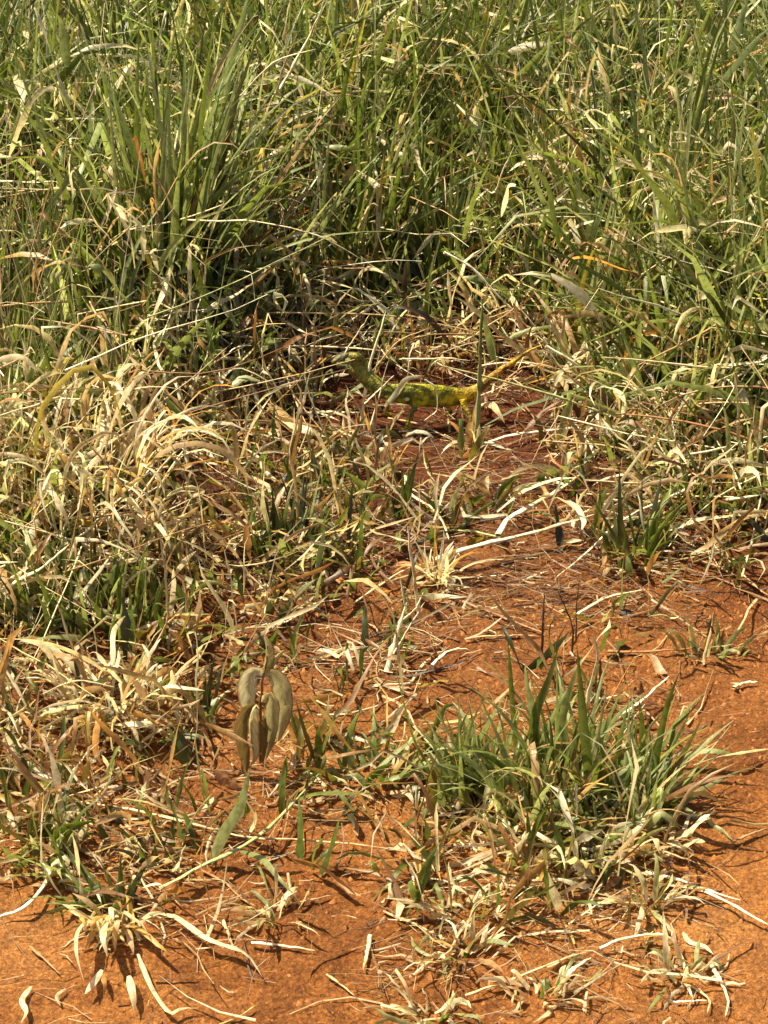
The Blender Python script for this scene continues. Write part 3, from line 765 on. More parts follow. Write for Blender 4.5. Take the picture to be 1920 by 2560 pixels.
def blades(root, specs):
    """specs: list of dicts: c (px,py), r (rx,ry px), n, L (lo,hi px), tilt, droop, w (lo,hi px), c0, c1, wob, kink, kind, az, z, part"""
    o0 = np.array(root.location)
    for s in specs:
        n = s['n']
        cx, cy = s['c']; rx, ry = s['r']
        a = rng.uniform(0, 6.283, n); q = np.sqrt(rng.random(n))
        b = np.array([ground(cx + rx * q[i] * math.cos(a[i]), cy + ry * q[i] * math.sin(a[i])) for i in range(n)])
        m = mpp(b[0])
        zl = s.get('z', (0, 0))
        b[:, 2] += U(zl[0], zl[1], n) * m
        az = np.full(n, s['az']) + rng.normal(0, s.get('azs', .6), n) if 'az' in s else -a + rng.normal(0, .7, n)
        wob = np.full(n, s.get('wob', .07))
        P = gen_paths(b, U(*s['L'], n) * m, np.abs(rng.normal(s.get('tilt', .3), s.get('tilts', .2), n)), az,
                      np.abs(rng.normal(s.get('droop', .5), .4, n)), wob, s.get('R', 9), s.get('kink', .08))
        tub = s.get('tube', 0)
        V, c, uv = make_strips(P, U(*s['w'], n) * m * 1.2, U(-.9, .9, n), rng.normal(0, s.get('tw', .7), n), U(.06, .25, n),
                               pick(s['c0'], n), pick(s['c1'], n), s.get('kind', 'spear'), tub, rough=s.get('rough', .03), mid=s.get('mid', .35))
        for i in range(n):
            bp = P[i, 0]
            me = grid_mesh(s.get('part', 'blade'), V[i:i + 1] - bp, c[i:i + 1], uv[i:i + 1], M_STRAW if tub else M_LEAF, bool(tub))
            link(s.get('part', 'blade'), me, root, Vector(bp - o0))

GR = dict(green=3, pale=5, olive=.5, dry=.4)
GR0 = dict(green=3, olive=2, dry=.5)
DR = dict(dry=4, white=2.5, brown=.6, gold=.6)
BR = dict(white=5, dry=3, gold=1.5)

# big green tuft, lower right
t = thing('grass_tuft', 'largest green grass tuft, standing on bare orange soil at lower right', 'grass tuft', 1400, 2080)
blades(t, [
    dict(c=(1330, 2030), r=(130, 70), n=70, L=(120, 350), tilt=.28, tilts=.35, droop=1.0, w=(9, 25), c0=GR0, c1=GR),
    dict(c=(1430, 1990), r=(75, 55), n=50, L=(170, 400), tilt=.22, tilts=.3, droop=.9, w=(9, 25), c0=GR0, c1=GR),
    dict(c=(1400, 2130), r=(190, 60), n=60, L=(60, 200), tilt=.5, droop=.8, w=(10, 20), c0=GR0, c1=dict(green=3, pale=3, olive=1, dry=1)),
    dict(c=(1400, 2160), r=(220, 70), n=80, L=(50, 190), tilt=1.0, tilts=.4, droop=1.0, w=(7, 17), c0=DR, c1=BR, wob=.25, kink=.5, rough=.25, z=(0, 40), part='dead_blade', kind='strip', az=-1.57, azs=1.2),
    dict(c=(1350, 1990), r=(230, 60), n=14, L=(90, 260), tilt=.4, droop=.3, w=(5, 9), c0=DR, c1=BR, wob=.15, kink=.4, tube=5, part='stem', kind='stem'),
])
t_main = t
t = thing('grass_tuft', 'splayed green clump joined to the left flank of the largest tuft', 'grass tuft', 1170, 2010)
blades(t, [dict(c=(1180, 1995), r=(85, 55), n=80, L=(100, 290), tilt=.35, tilts=.3, droop=.7, w=(9, 22), c0=GR0, c1=GR, az=2.2, azs=1.2),
           dict(c=(1150, 2060), r=(100, 50), n=34, L=(50, 150), tilt=.9, droop=.9, w=(7, 15), c0=DR, c1=BR, wob=.25, kink=.5, rough=.22, z=(0, 20), part='dead_blade', kind='strip')])
t = thing('grass_tuft', 'splayed green clump joined to the right flank of the largest tuft', 'grass tuft', 1610, 2040)
blades(t, [dict(c=(1600, 2030), r=(85, 65), n=80, L=(120, 340), tilt=.38, tilts=.25, droop=.5, w=(9, 23), c0=GR0, c1=GR, az=.6, azs=1.0),
           dict(c=(1610, 2110), r=(110, 55), n=44, L=(50, 160), tilt=.9, droop=.9, w=(7, 15), c0=DR, c1=BR, wob=.25, kink=.5, rough=.22, z=(0, 20), part='dead_blade', kind='strip')])
t = t_main
for pts, w, pal in [
        ([(1466, 1990), (1466, 1897), (1455, 1781), (1439, 1589)], 26, 'green'), ([(1345, 1960), (1335, 1789), (1316, 1704), (1312, 1643)], 20, 'green'),
        ([(1340, 1960), (1335, 1797), (1370, 1704), (1401, 1627)], 24, 'green'), ([(1290, 1900), (1277, 1697), (1271, 1612)], 14, 'green'),
        ([(1458, 1960), (1470, 1880), (1497, 1839), (1540, 1789)], 22, 'green'), ([(1632, 2010), (1640, 1920), (1671, 1781), (1702, 1697)], 20, 'green'),
        ([(1600, 1960), (1606, 1830), (1596, 1740)], 18, 'green'), ([(1671, 1960), (1700, 1900), (1740, 1860)], 18, 'green'),
        ([(1335, 2060), (1350, 2000), (1420, 1974), (1466, 1967)], 17, 'pale'), ([(1497, 2060), (1510, 2015), (1551, 2010), (1620, 2035)], 16, 'pale'),
        ([(1395, 2190), (1402, 2120), (1380, 2050)], 22, 'green'), ([(1489, 2200), (1550, 2190), (1610, 2184)], 16, 'green'),
        ([(1260, 1900), (1220, 1800), (1188, 1730)], 9, 'yellow'), ([(1180, 1980), (1150, 1880), (1110, 1800), (1080, 1700)], 20, 'pale'),
        ([(1140, 2000), (1100, 1920), (1040, 1850), (985, 1650)], 16, 'green'), ([(1240, 1960), (1270, 1850), (1300, 1760), (1330, 1745)], 18, 'pale'),
        ([(1400, 1960), (1395, 1850), (1420, 1740), (1455, 1640)], 22, 'green'), ([(1190, 1990), (1165, 1900), (1120, 1862), (1050, 1880)], 16, 'pale'),
        ([(1540, 2040), (1580, 1985), (1640, 2040)], 7, 'white')]:
    hero('blade', None, None, None, pts[0][1], w * .85, ('pale' if pal == 'green' and random.random() < .4 else pal), pts, 'leaf', parent=t, tau=random.uniform(-.3, .3), twist=random.uniform(-.5, .5), rough=.02)

# leaves left of the big tuft
t = thing('grass_tuft', 'low fan of green leaves spreading left of the largest green tuft', 'grass tuft', 930, 1960)
blades(t, [dict(c=(950, 1950), r=(120, 35), n=26, L=(70, 190), tilt=.6, droop=.6, w=(10, 22), c0=GR0, c1=GR),
           dict(c=(960, 1970), r=(150, 45), n=22, L=(40, 120), tilt=1.1, droop=.8, w=(6, 13), c0=DR, c1=DR, wob=.25, kink=.5, rough=.2, part='dead_blade', kind='strip')])
for pts, w, pal in [([(800, 1925), (797, 1870), (794, 1808)], 18, 'green'), ([(860, 1930), (875, 1850), (905, 1800)], 16, 'green'), ([(930, 1950), (1000, 1900), (1080, 1850)], 15, 'pale'),
                    ([(950, 1960), (1000, 1940), (1060, 1925)], 18, 'pale'), ([(700, 1990), (712, 1930), (716, 1890)], 14, 'green')]:
    hero('blade', None, None, None, pts[0][1], w, pal, pts, 'leaf', parent=t, rough=.02)

# lower left tuft
t = thing('grass_tuft', 'lower left tuft with green centre and bleached leaves hanging toward the viewer', 'grass tuft', 300, 2290)
blades(t, [
    dict(c=(290, 2270), r=(50, 25), n=18, L=(70, 190), tilt=.35, droop=.5, w=(14, 24), c0=GR0, c1=dict(green=3, dark=2, pale=1)),
    dict(c=(250, 2260), r=(50, 25), n=10, L=(110, 220), tilt=1.0, droop=.5, w=(12, 22), c0=GR0, c1=dict(green=3, dark=1, pale=2), az=3.1, azs=.5),
    dict(c=(280, 2325), r=(70, 35), n=52, L=(60, 190), tilt=.9, tilts=.4, droop=1.1, w=(6, 14), c0=BR, c1=BR, az=-1.5, azs=.8, wob=.16, kink=.4, rough=.15, z=(0, 45), part='dead_blade', kind='strip'),
    dict(c=(250, 2180), r=(170, 60), n=40, L=(40, 130), tilt=.8, droop=.8, w=(6, 15), c0=DR, c1=DR, wob=.25, kink=.4, rough=.2, part='dead_blade', kind='strip')])
for pts, w, pal in [([(243, 2290), (197, 2325), (191, 2383), (211, 2458)], 18, 'white'), ([(255, 2425), (235, 2455), (212, 2486)], 15, 'white'), ([(322, 2440), (332, 2490), (336, 2533)], 17, 'white'),
                    ([(255, 2432), (262, 2465), (258, 2492)], 11, 'gold'), ([(265, 2300), (258, 2340), (268, 2390)], 18, 'white')]:
    hero('dead_blade', None, None, None, 'g', w, pal, pts, 'leaf', parent=t, lift=(.03 if pts[0][1] < 2380 else .006), rough=.06)

# green runner with leaves
t = thing('grass_runner', 'green runner stem creeping up right with four long leaves', 'grass runner', 620, 2105)
hero('stem', None, None, None, 'g', 12, 'pale', [(399, 2221), (498, 2169), (625, 2105), (718, 2024), (799, 1932)], 'straw', parent=t, lift=.02)
for pts, w, pal, md in [([(527, 2150), (560, 2080), (600, 2010), (625, 1932)], 30, 'pale', 2160), ([(735, 2000), (790, 1980), (850, 1970), (930, 1974)], 24, 'green', 2030),
                        ([(602, 2128), (654, 2146), (694, 2192), (746, 2250)], 14, 'pale', 'g'), ([(703, 2035), (706, 1990), (715, 1920)], 20, 'green', 2040),
                        ([(399, 2221), (450, 2195), (498, 2169)], 17, 'white', 'g'), ([(644, 2155), (665, 2210), (680, 2258)], 8, 'pale', 'g'),
                        ([(490, 2050), (475, 2000), (420, 1930)], 15, 'green', 2060), ([(625, 2090), (637, 2040), (640, 2015)], 14, 'white', 2100)]:
    hero('leaf', None, None, None, md, w, pal, pts, 'leaf', parent=t, lift=.015, rough=.02)

# left edge growth low
t = thing('grass_tuft', 'mixed green and dry tuft cut by the left edge above the bent white straw', 'grass tuft', 60, 2120)
blades(t, [dict(c=(60, 2120), r=(110, 70), n=34, L=(70, 220), tilt=.4, droop=.6, w=(9, 20), c0=GR0, c1=dict(green=4, dark=1, pale=2)),
           dict(c=(80, 2130), r=(140, 90), n=44, L=(50, 140), tilt=.8, droop=.8, w=(6, 13), c0=DR, c1=DR, wob=.25, kink=.5, rough=.2, part='dead_blade', kind='strip'),
           dict(c=(150, 2190), r=(30, 15), n=5, L=(150, 260), tilt=.6, droop=.2, w=(14, 20), c0=GR0, c1=dict(green=1, pale=1), az=4.0, azs=.5)])
t = thing('grass_tuft', 'small dark tuft with pale tips between the left edge and the green runner', 'grass tuft', 400, 2130)
blades(t, [dict(c=(400, 2140), r=(60, 35), n=24, L=(50, 120), tilt=.4, droop=.6, w=(8, 16), c0=GR0, c1=dict(dark=3, green=3)),
           dict(c=(400, 2150), r=(90, 45), n=26, L=(30, 100), tilt=.8, droop=.9, w=(5, 11), c0=DR, c1=BR, wob=.25, kink=.5, rough=.2, part='dead_blade', kind='strip')])

# dry burst at left (1700)
t = thing('dry_tuft', 'bleached dry burst of curled leaves above bare soil at left', 'dry tuft', 290, 1800)
blades(t, [dict(c=(290, 1790), r=(130, 60), n=85, L=(80, 240), tilt=.9, tilts=.5, droop=1.2, w=(6, 15), c0=BR, c1=BR, wob=.2, kink=.4, rough=.2, z=(10, 90), part='dead_blade', kind='strip'),
           dict(c=(200, 1830), r=(190, 60), n=60, L=(50, 140), tilt=.7, droop=.9, w=(5, 12), c0=DR, c1=DR, wob=.25, kink=.4, rough=.2, part='dead_blade', kind='strip')])
for pts, w in [([(300, 1712), (262, 1650), (240, 1625), (222, 1632)], 16), ([(318, 1710), (310, 1675), (290, 1660), (278, 1668)], 15), ([(285, 1715), (190, 1697), (105, 1725)], 14),
               ([(270, 1840), (340, 1852), (378, 1862), (382, 1900)], 13), ([(360, 1770), (410, 1752), (465, 1745)], 9), ([(175, 1778), (120, 1772), (60, 1770)], 13)]:
    hero('dead_blade', None, None, None, 1790, w, 'white', pts, 'leaf', parent=t, lean=.3, rough=.08)

# starry head and bright tangle
t = thing('dry_tuft', 'starry straw head with long leaves drooping right over the soil at left', 'dry tuft', 385, 1440)
blades(t, [dict(c=(385, 1420), r=(14, 10), n=46, L=(60, 130), tilt=1.2, tilts=.6, droop=1.0, w=(4, 10), c0=BR, c1=BR, wob=.1, kink=.2, rough=.1, z=(95, 130), part='dead_blade', kind='strip')])
for pts, w in [([(400, 1340), (415, 1400), (420, 1480), (418, 1540)], 9), ([(405, 1345), (428, 1400), (430, 1450), (424, 1490)], 10), ([(415, 1350), (445, 1385), (452, 1430), (455, 1470)], 9),
               ([(400, 1335), (450, 1350), (490, 1390), (525, 1425)], 7), ([(385, 1350), (355, 1370), (330, 1400)], 14)]:
    hero('dead_blade', None, None, None, 1440, w, 'white', pts, 'leaf', parent=t, lean=.1, rough=.04)
t = thing('dry_tuft', 'bright sunlit tangle of dead leaves in the left growth under the arched leaf', 'dry tuft', 230, 1330)
blades(t, [dict(c=(230, 1330), r=(200, 110), n=165, L=(130, 400), tilt=.4, tilts=.35, droop=2.1, w=(4, 12), c0=BR, c1=BR, wob=.22, kink=.45, rough=.2, z=(40, 240), part='dead_blade', kind='strip'),
           dict(c=(200, 1380), r=(170, 90), n=30, L=(140, 330), tilt=.3, droop=.3, w=(5, 9), c0=BR, c1=BR, wob=.08, kink=.3, tube=5, part='stem', kind='stem')])
t = thing('dry_tuft', 'dry leaf tangle with yellow tips at the left edge beside the arched leaf', 'dry tuft', 40, 1230)
blades(t, [dict(c=(60, 1250), r=(120, 90), n=100, L=(90, 280), tilt=.5, tilts=.4, droop=1.4, w=(6, 15), c0=DR, c1=dict(white=3, gold=2, yellow=1, dry=2), wob=.18, kink=.4, rough=.15, z=(20, 150), part='dead_blade', kind='strip')])
t = thing('grass_tuft', 'dense green tuft growing below the bright tangle at left', 'grass tuft', 250, 1580)
blades(t, [dict(c=(230, 1560), r=(190, 70), n=110, L=(90, 260), tilt=.25, droop=.5, w=(8, 21), c0=GR0, c1=dict(green=5, dark=2, pale=1.3))])
t = thing('grass_tuft', 'narrow dark green sprout between the dry burst and the wilted seedling', 'grass tuft', 500, 1800)
blades(t, [dict(c=(505, 1810), r=(35, 20), n=20, L=(70, 180), tilt=.2, droop=.3, w=(9, 18), c0=GR0, c1=dict(green=3, dark=3)),
           dict(c=(480, 1820), r=(80, 40), n=30, L=(40, 130), tilt=.6, droop=.8, w=(5, 12), c0=DR, c1=DR, wob=.25, kink=.4, rough=.2, part='dead_blade', kind='strip')])

# tall green clump upper left
t = thing('grass_tuft', 'tallest clump of broad green blades standing upright at upper left', 'grass tuft', 430, 850)
blades(t, [dict(c=(420, 850), r=(75, 45), n=90, L=(430, 860), tilt=.1, tilts=.1, droop=.25, w=(16, 34), c0=GR0, c1=GR, R=11, wob=.03, tw=.4, kink=.03, az=.9, azs=1.1),
           dict(c=(450, 850), r=(60, 40), n=26, L=(450, 760), tilt=.35, tilts=.1, droop=.3, w=(12, 24), c0=GR0, c1=GR, R=11, wob=.03, tw=.4, kink=.03, az=0.1, azs=.4),
           dict(c=(370, 850), r=(60, 40), n=14, L=(300, 560), tilt=.3, droop=.5, w=(8, 16), c0=GR0, c1=dict(pale=2, green=2), R=10, az=2.7, azs=.4)])
# right upper clumps
for lab, cx, cy, n, lo, hi, az in [
        ('broad bladed green clump leaning right in the upper right grass', 1500, 900, 60, 260, 560, .35),
        ('green clump with long blades slanting off the top right corner', 1780, 820, 50, 350, 700, .6),
        ('upright green clump just right of top centre', 1120, 760, 60, 260, 560, 1.2),
        ('thin bladed green clump at top centre between the pale stalks', 860, 760, 60, 300, 600, .8),
        ('grey green clump beside the left edge of the thick grass', 110, 930, 60, 260, 520, 2.0)]:
    t = thing('grass_tuft', lab, 'grass tuft', cx, cy)
    blades(t, [dict(c=(cx, cy), r=(110, 60), n=n, L=(lo, hi), tilt=.22, tilts=.15, droop=.35, w=(10, 24), c0=GR0, c1=dict(green=5, pale=1.5, olive=1), R=10, wob=.04, tw=.5, kink=.05, az=az, azs=.7)])

# middle tufts
t = thing('grass_tuft', 'dark grey green tuft in the middle of the left soil with a curling pale leaf', 'grass tuft', 730, 1400)
blades(t, [dict(c=(730, 1390), r=(85, 50), n=52, L=(80, 230), tilt=.35, droop=.6, w=(8, 19), c0=GR0, c1=dict(dark=4, green=3, pale=1.2)),
           dict(c=(720, 1420), r=(110, 60), n=40, L=(40, 140), tilt=.8, droop=.9, w=(5, 11), c0=DR, c1=DR, wob=.25, kink=.5, rough=.2, part='dead_blade', kind='strip')])
hero('blade', None, None, None, 1390, 17, 'pale', [(780, 1290), (822, 1300), (840, 1322), (818, 1345)], 'leaf', parent=t, rough=.03)
hero('blade', None, None, None, 1390, 22, 'pale', [(775, 1300), (795, 1220), (800, 1185), (770, 1170)], 'leaf', parent=t, rough=.03)
t = thing('grass_tuft', 'green tuft with thin dark blades right of centre below the bright straw', 'grass tuft', 1580, 1400)
blades(t, [dict(c=(1585, 1390), r=(75, 35), n=46, L=(90, 230), tilt=.3, droop=.5, w=(8, 18), c0=GR0, c1=dict(dark=3, green=4, pale=1)),
           dict(c=(1580, 1400), r=(100, 45), n=28, L=(40, 120), tilt=.9, droop=.9, w=(5, 10), c0=DR, c1=DR, wob=.25, kink=.5, rough=.2, part='dead_blade', kind='strip')])
t = thing('grass_tuft', 'ragged green and straw tuft at the right edge beyond the soil', 'grass tuft', 1800, 1240)
blades(t, [dict(c=(1790, 1230), r=(150, 80), n=70, L=(100, 260), tilt=.5, droop=.6, w=(7, 16), c0=GR0, c1=dict(dark=2, green=4, pale=2)),
           dict(c=(1760, 1200), r=(180, 90), n=60, L=(60, 170), tilt=.8, droop=.9, w=(5, 12), c0=DR, c1=BR, wob=.25, kink=.4, rough=.2, z=(0, 60), part='dead_blade', kind='strip')])
t = thing('grass_tuft', 'mixed tuft with bleached leaves right of the lizard tail', 'grass tuft', 1470, 1000)
blades(t, [dict(c=(1500, 980), r=(100, 60), n=44, L=(110, 260), tilt=.5, droop=.5, w=(6, 14), c0=GR0, c1=dict(green=3, pale=3)),
           dict(c=(1440, 960), r=(110, 60), n=60, L=(60, 160), tilt=.8, droop=.8, w=(5, 13), c0=BR, c1=BR, wob=.22, kink=.4, rough=.2, z=(0, 70), part='dead_blade', kind='strip')])
t = thing('grass_tuft', 'dark upright sprout in the centre with stubby straw beside it', 'grass tuft', 1000, 1300)
blades(t, [dict(c=(1005, 1300), r=(22, 12), n=16, L=(70, 200), tilt=.12, droop=.25, w=(8, 16), c0=GR0, c1=dict(dark=4, green=2)),
           dict(c=(950, 1190), r=(40, 20), n=22, L=(50, 130), tilt=.3, droop=.3, w=(5, 11), c0=BR, c1=BR, wob=.12, kink=.3, rough=.1, part='dead_blade', kind='strip'),
           dict(c=(860, 1160), r=(50, 35), n=22, L=(50, 130), tilt=.6, droop=.7, w=(8, 16), c0=GR0, c1=dict(dark=3, green=3, pale=1))])
t = thing('dry_tuft', 'golden upright wisp of dry leaves in the middle of the soil', 'dry tuft', 1090, 1450)
blades(t, [dict(c=(1095, 1450), r=(30, 18), n=34, L=(50, 160), tilt=.4, tilts=.4, droop=.9, w=(4, 9), c0=dict(gold=3, white=2), c1=dict(white=3, gold=2), wob=.14, kink=.25, rough=.1, part='dead_blade', kind='strip'),
           dict(c=(1100, 1440), r=(35, 22), n=18, L=(50, 120), tilt=1.1, droop=.5, w=(5, 9), c0=BR, c1=BR, wob=.2, kink=.3, rough=.1, part='dead_blade', kind='strip')])
t = thing('dry_tuft', 'forked dry stem leaning over the soil above the big tuft', 'dry stem', 968, 1690)
for pts, w in [([(968, 1690), (985, 1630), (1018, 1530)], 14), ([(1018, 1535), (1008, 1490), (1000, 1448)], 8), ([(985, 1640), (1030, 1560), (1062, 1505)], 9),
               ([(1012, 1540), (1040, 1500), (1058, 1470)], 11), ([(1048, 1540), (1035, 1430), (1018, 1310)], 9)]:
    hero('stem', None, None, None, 1690, w, 'white', pts, 'straw', parent=t)
t = thing('twiggy_plant', 'small dark leafless twiggy plant with a bent top behind the big tuft', 'twiggy plant', 1362, 1640)
for pts, w, pal in [([(1355, 1640), (1358, 1560), (1362, 1495)], 12, 'dark'), ([(1358, 1560), (1400, 1500), (1405, 1462), (1440, 1452), (1480, 1456)], 8, 'dark'), ([(1440, 1600), (1442, 1530), (1450, 1460)], 8, 'dark'),
                    ([(1362, 1520), (1340, 1500), (1322, 1490)], 6, 'umber'), ([(1400, 1560), (1430, 1548), (1450, 1500)], 6, 'umber'), ([(1375, 1640), (1372, 1560), (1390, 1520)], 9, 'olive'),
                    ([(1230, 1690), (1225, 1620), (1255, 1575)], 5, 'umber'), ([(1430, 1640), (1430, 1560), (1395, 1480)], 9, 'dark')]:
    hero('twig', None, None, None, 1640, w * .55, 'umber' if pal == 'dark' else pal, pts, 'stick', parent=t)
t = thing('withered_plant', 'grey withered sprig drooping over the soil at right', 'withered plant', 1770, 1640)
for pts, w, pal in [([(1758, 1690), (1760, 1650), (1785, 1590), (1790, 1540)], 9, 'dry'), ([(1786, 1590), (1765, 1550), (1700, 1545)], 7, 'dark'), ([(1700, 1545), (1680, 1555), (1660, 1540), (1620, 1535)], 8, 'pale'),
                    ([(1755, 1710), (1752, 1670), (1725, 1640)], 6, 'dry')]:
    hero('stem', None, None, None, 1660, w, pal, pts, 'stick', parent=t)
blades(t, [dict(c=(1780, 1640), r=(90, 20), n=30, L=(40, 120), tilt=.4, droop=.7, w=(5, 12), c0=DR, c1=dict(pale=2, olive=2, dark=1, dry=1), wob=.18, kink=.3, rough=.12, part='leaf', kind='leaf')])

# stalk beside the lizard
t = thing('grass_shoot', 'upright green shoot standing in front of the root of the lizard tail', 'grass shoot', 1190, 1180)
hero('stem', None, None, None, 1120, 13, 'pale', [(1190, 1112), (1193, 1060), (1197, 960), (1202, 850), (1206, 760)], 'straw', parent=t, pal2='green')
blades(t, [dict(c=(1188, 1125), r=(16, 8), n=12, L=(50, 150), tilt=.35, droop=.7, w=(6, 12), c0=DR, c1=dict(white=3, gold=2, pale=2), wob=.15, kink=.4, rough=.15, part='dead_blade', kind='strip')])
hero('blade', None, None, None, 1120, 20, 'pale', [(1232, 900), (1225, 850), (1207, 790), (1203, 745)], 'leaf', parent=t, rough=.02)
hero('blade', None, None, None, 1120, 11, 'pale', [(1228, 830), (1238, 880), (1243, 950), (1250, 1016)], 'leaf', parent=t, rough=.02)
hero('dead_blade', None, None, None, 1120, 16, 'dry', [(1176, 1110), (1172, 1080), (1180, 1040)], 'leaf', parent=t, rough=.1)
hero('dead_blade', None, None, None, 1120, 11, 'white', [(1195, 1170), (1194, 1110), (1198, 1050)], 'leaf', parent=t, rough=.06)
hero('dead_blade', None, None, None, 1120, 9, 'dry', [(1188, 1120), (1184, 1070), (1186, 1020)], 'leaf', parent=t, rough=.06)
t = thing('dry_straw', 'short white upright straw with a bend rising behind the big tuft', 'straw', 1470, 1797)
hero('stem', None, None, None, 1797, 10, 'white', [(1469, 1797), (1472, 1737), (1495, 1639), (1481, 1592)], 'straw', parent=t)
hero('stem', None, None, None, 1750, 6, 'white', [(1472, 1748), (1510, 1746), (1545, 1746)], 'straw', parent=t)
hero('shadow_strip', None, None, None, 1760, 13, 'umber', [(1494, 1740), (1500, 1690), (1499, 1640)], 'stick', parent=t)  # dark strip put in as the shadow beside the upright straw

for lab, cx, cy, n, lo, hi, c1 in [
        ('dead leaf wisps standing in front of the shoulder of the lizard', 935, 1095, 16, 60, 150, BR), ('small green and straw tuft left of the lizard snout', 800, 1010, 26, 70, 190, dict(green=3, pale=2, dry=3)),
        ('loose dry tuft behind the back of the lizard', 1060, 915, 34, 70, 200, dict(brown=4, dry=2, umber=2, green=1)), ('dry wisps and green blades behind the head of the lizard', 905, 905, 34, 90, 230, dict(green=3, dry=3, white=1, olive=1)),
        ('dry fringe in the dark hollow above the lizard tail', 1230, 900, 30, 80, 210, dict(dry=3, white=2, brown=2))]:
    t = thing('dry_tuft', lab, 'dry tuft', cx, cy)
    blades(t, [dict(c=(cx, cy), r=(85, 16), n=n, L=(lo, hi), tilt=.5, tilts=.4, droop=.8, w=(4, 10), c0=DR, c1=c1, wob=.16, kink=.4, rough=.15, part='dead_blade', kind='strip')])

# bottom small sprouts
for lab, cx, cy, n in [('small pale sprout cut by the bottom edge at centre', 1075, 2550, 26), ('low pale sprout on bare soil near the bottom right', 1350, 2500, 26),
                       ('pale broken cluster of leaves under the left side of the big tuft', 1170, 2290, 38), ('thin grey green sprout near the bottom right straws', 1700, 2440, 30),
                       ('pale leaf cluster under the right side of the big tuft', 1620, 2270, 32), ('bleached cluster on the soil right of the arched straw', 690, 2300, 24),
                       ('small bleached cluster just right of the lone level straw', 1150, 2390, 34)]:
    t = thing('dry_tuft', lab, 'dry tuft', cx, cy)
    blades(t, [dict(c=(cx, cy), r=(70, 30), n=n, L=(50, 170), tilt=.9, tilts=.4, droop=.9, w=(5, 12), c0=BR, c1=dict(white=4, dry=3, pale=1), wob=.22, kink=.4, rough=.2, z=(0, 16), part='dead_blade', kind='strip'),
               dict(c=(cx, cy), r=(40, 20), n=max(5, n // 6), L=(30, 90), tilt=.4, droop=.4, w=(7, 13), c0=GR0, c1=dict(green=2, olive=2, dark=1))])

# ------------------------------------------------------------------ wilted seedling
def broad_leaf(name, parent, pts, wpx, baserow, c, curl=.35, tau=1.4, twist=.2, lean=0.0, label=None, R=14, K=7, veins=6):
    b = ground(652, baserow)
    P = np.array([onplane(x, y, b[1], lean, b[2]) for x, y in pts])
    P = catmull(P, R)
    wm = wpx * mpp(P[0])
    D = norm(np.gradient(P, axis=0))
    view = np.array([0, -1., .1])
    S = norm(np.cross(D, view))
    t = np.linspace(0, 1, R)
    Nn = np.cross(D, S)
    ang = tau + twist * t
    S2 = S * np.cos(ang)[:, None] + Nn * np.sin(ang)[:, None]
    N2 = np.cross(D, S2)
    pr = np.clip(np.sin(np.pi * np.clip(t, 0, 1) ** .75) ** .7, .05, 1)
    pr[0] = .1; pr[-1] = .04
    V = np.zeros((1, R, K, 3))
    us = np.linspace(-1, 1, K)
    for j, u in enumerate(us):
        wv = .05 * math.sin(7 * u) * 0
        off = np.abs(u) ** 1.4 * curl + .06 * np.sin(t * 26 + abs(u) * 3.5) + .05 * np.sin(t * 11 + u * 4) * (abs(u) > .1) + .05 * math.sin(u * 9 + 1) * np.sin(t * 7)
        V[0, :, j] = P + S2 * (u * wm / 2 * pr)[:, None] - N2 * (off * wm * pr)[:, None]
    base = P[0].copy()
    col = np.zeros((1, R, K, 3)) + np.array(c)
    uv = np.zeros((1, R, K, 2)); uv[..., 0] = us[None, None] * .5 + .5; uv[..., 1] = t[None, :, None]
    me = grid_mesh(name, V - base, col, uv, M_BROAD)
    o = link(name, me, parent, Vector(base - np.array(parent.location)) if parent else Vector(base))
    if label:
        o['label'] = label
    return o

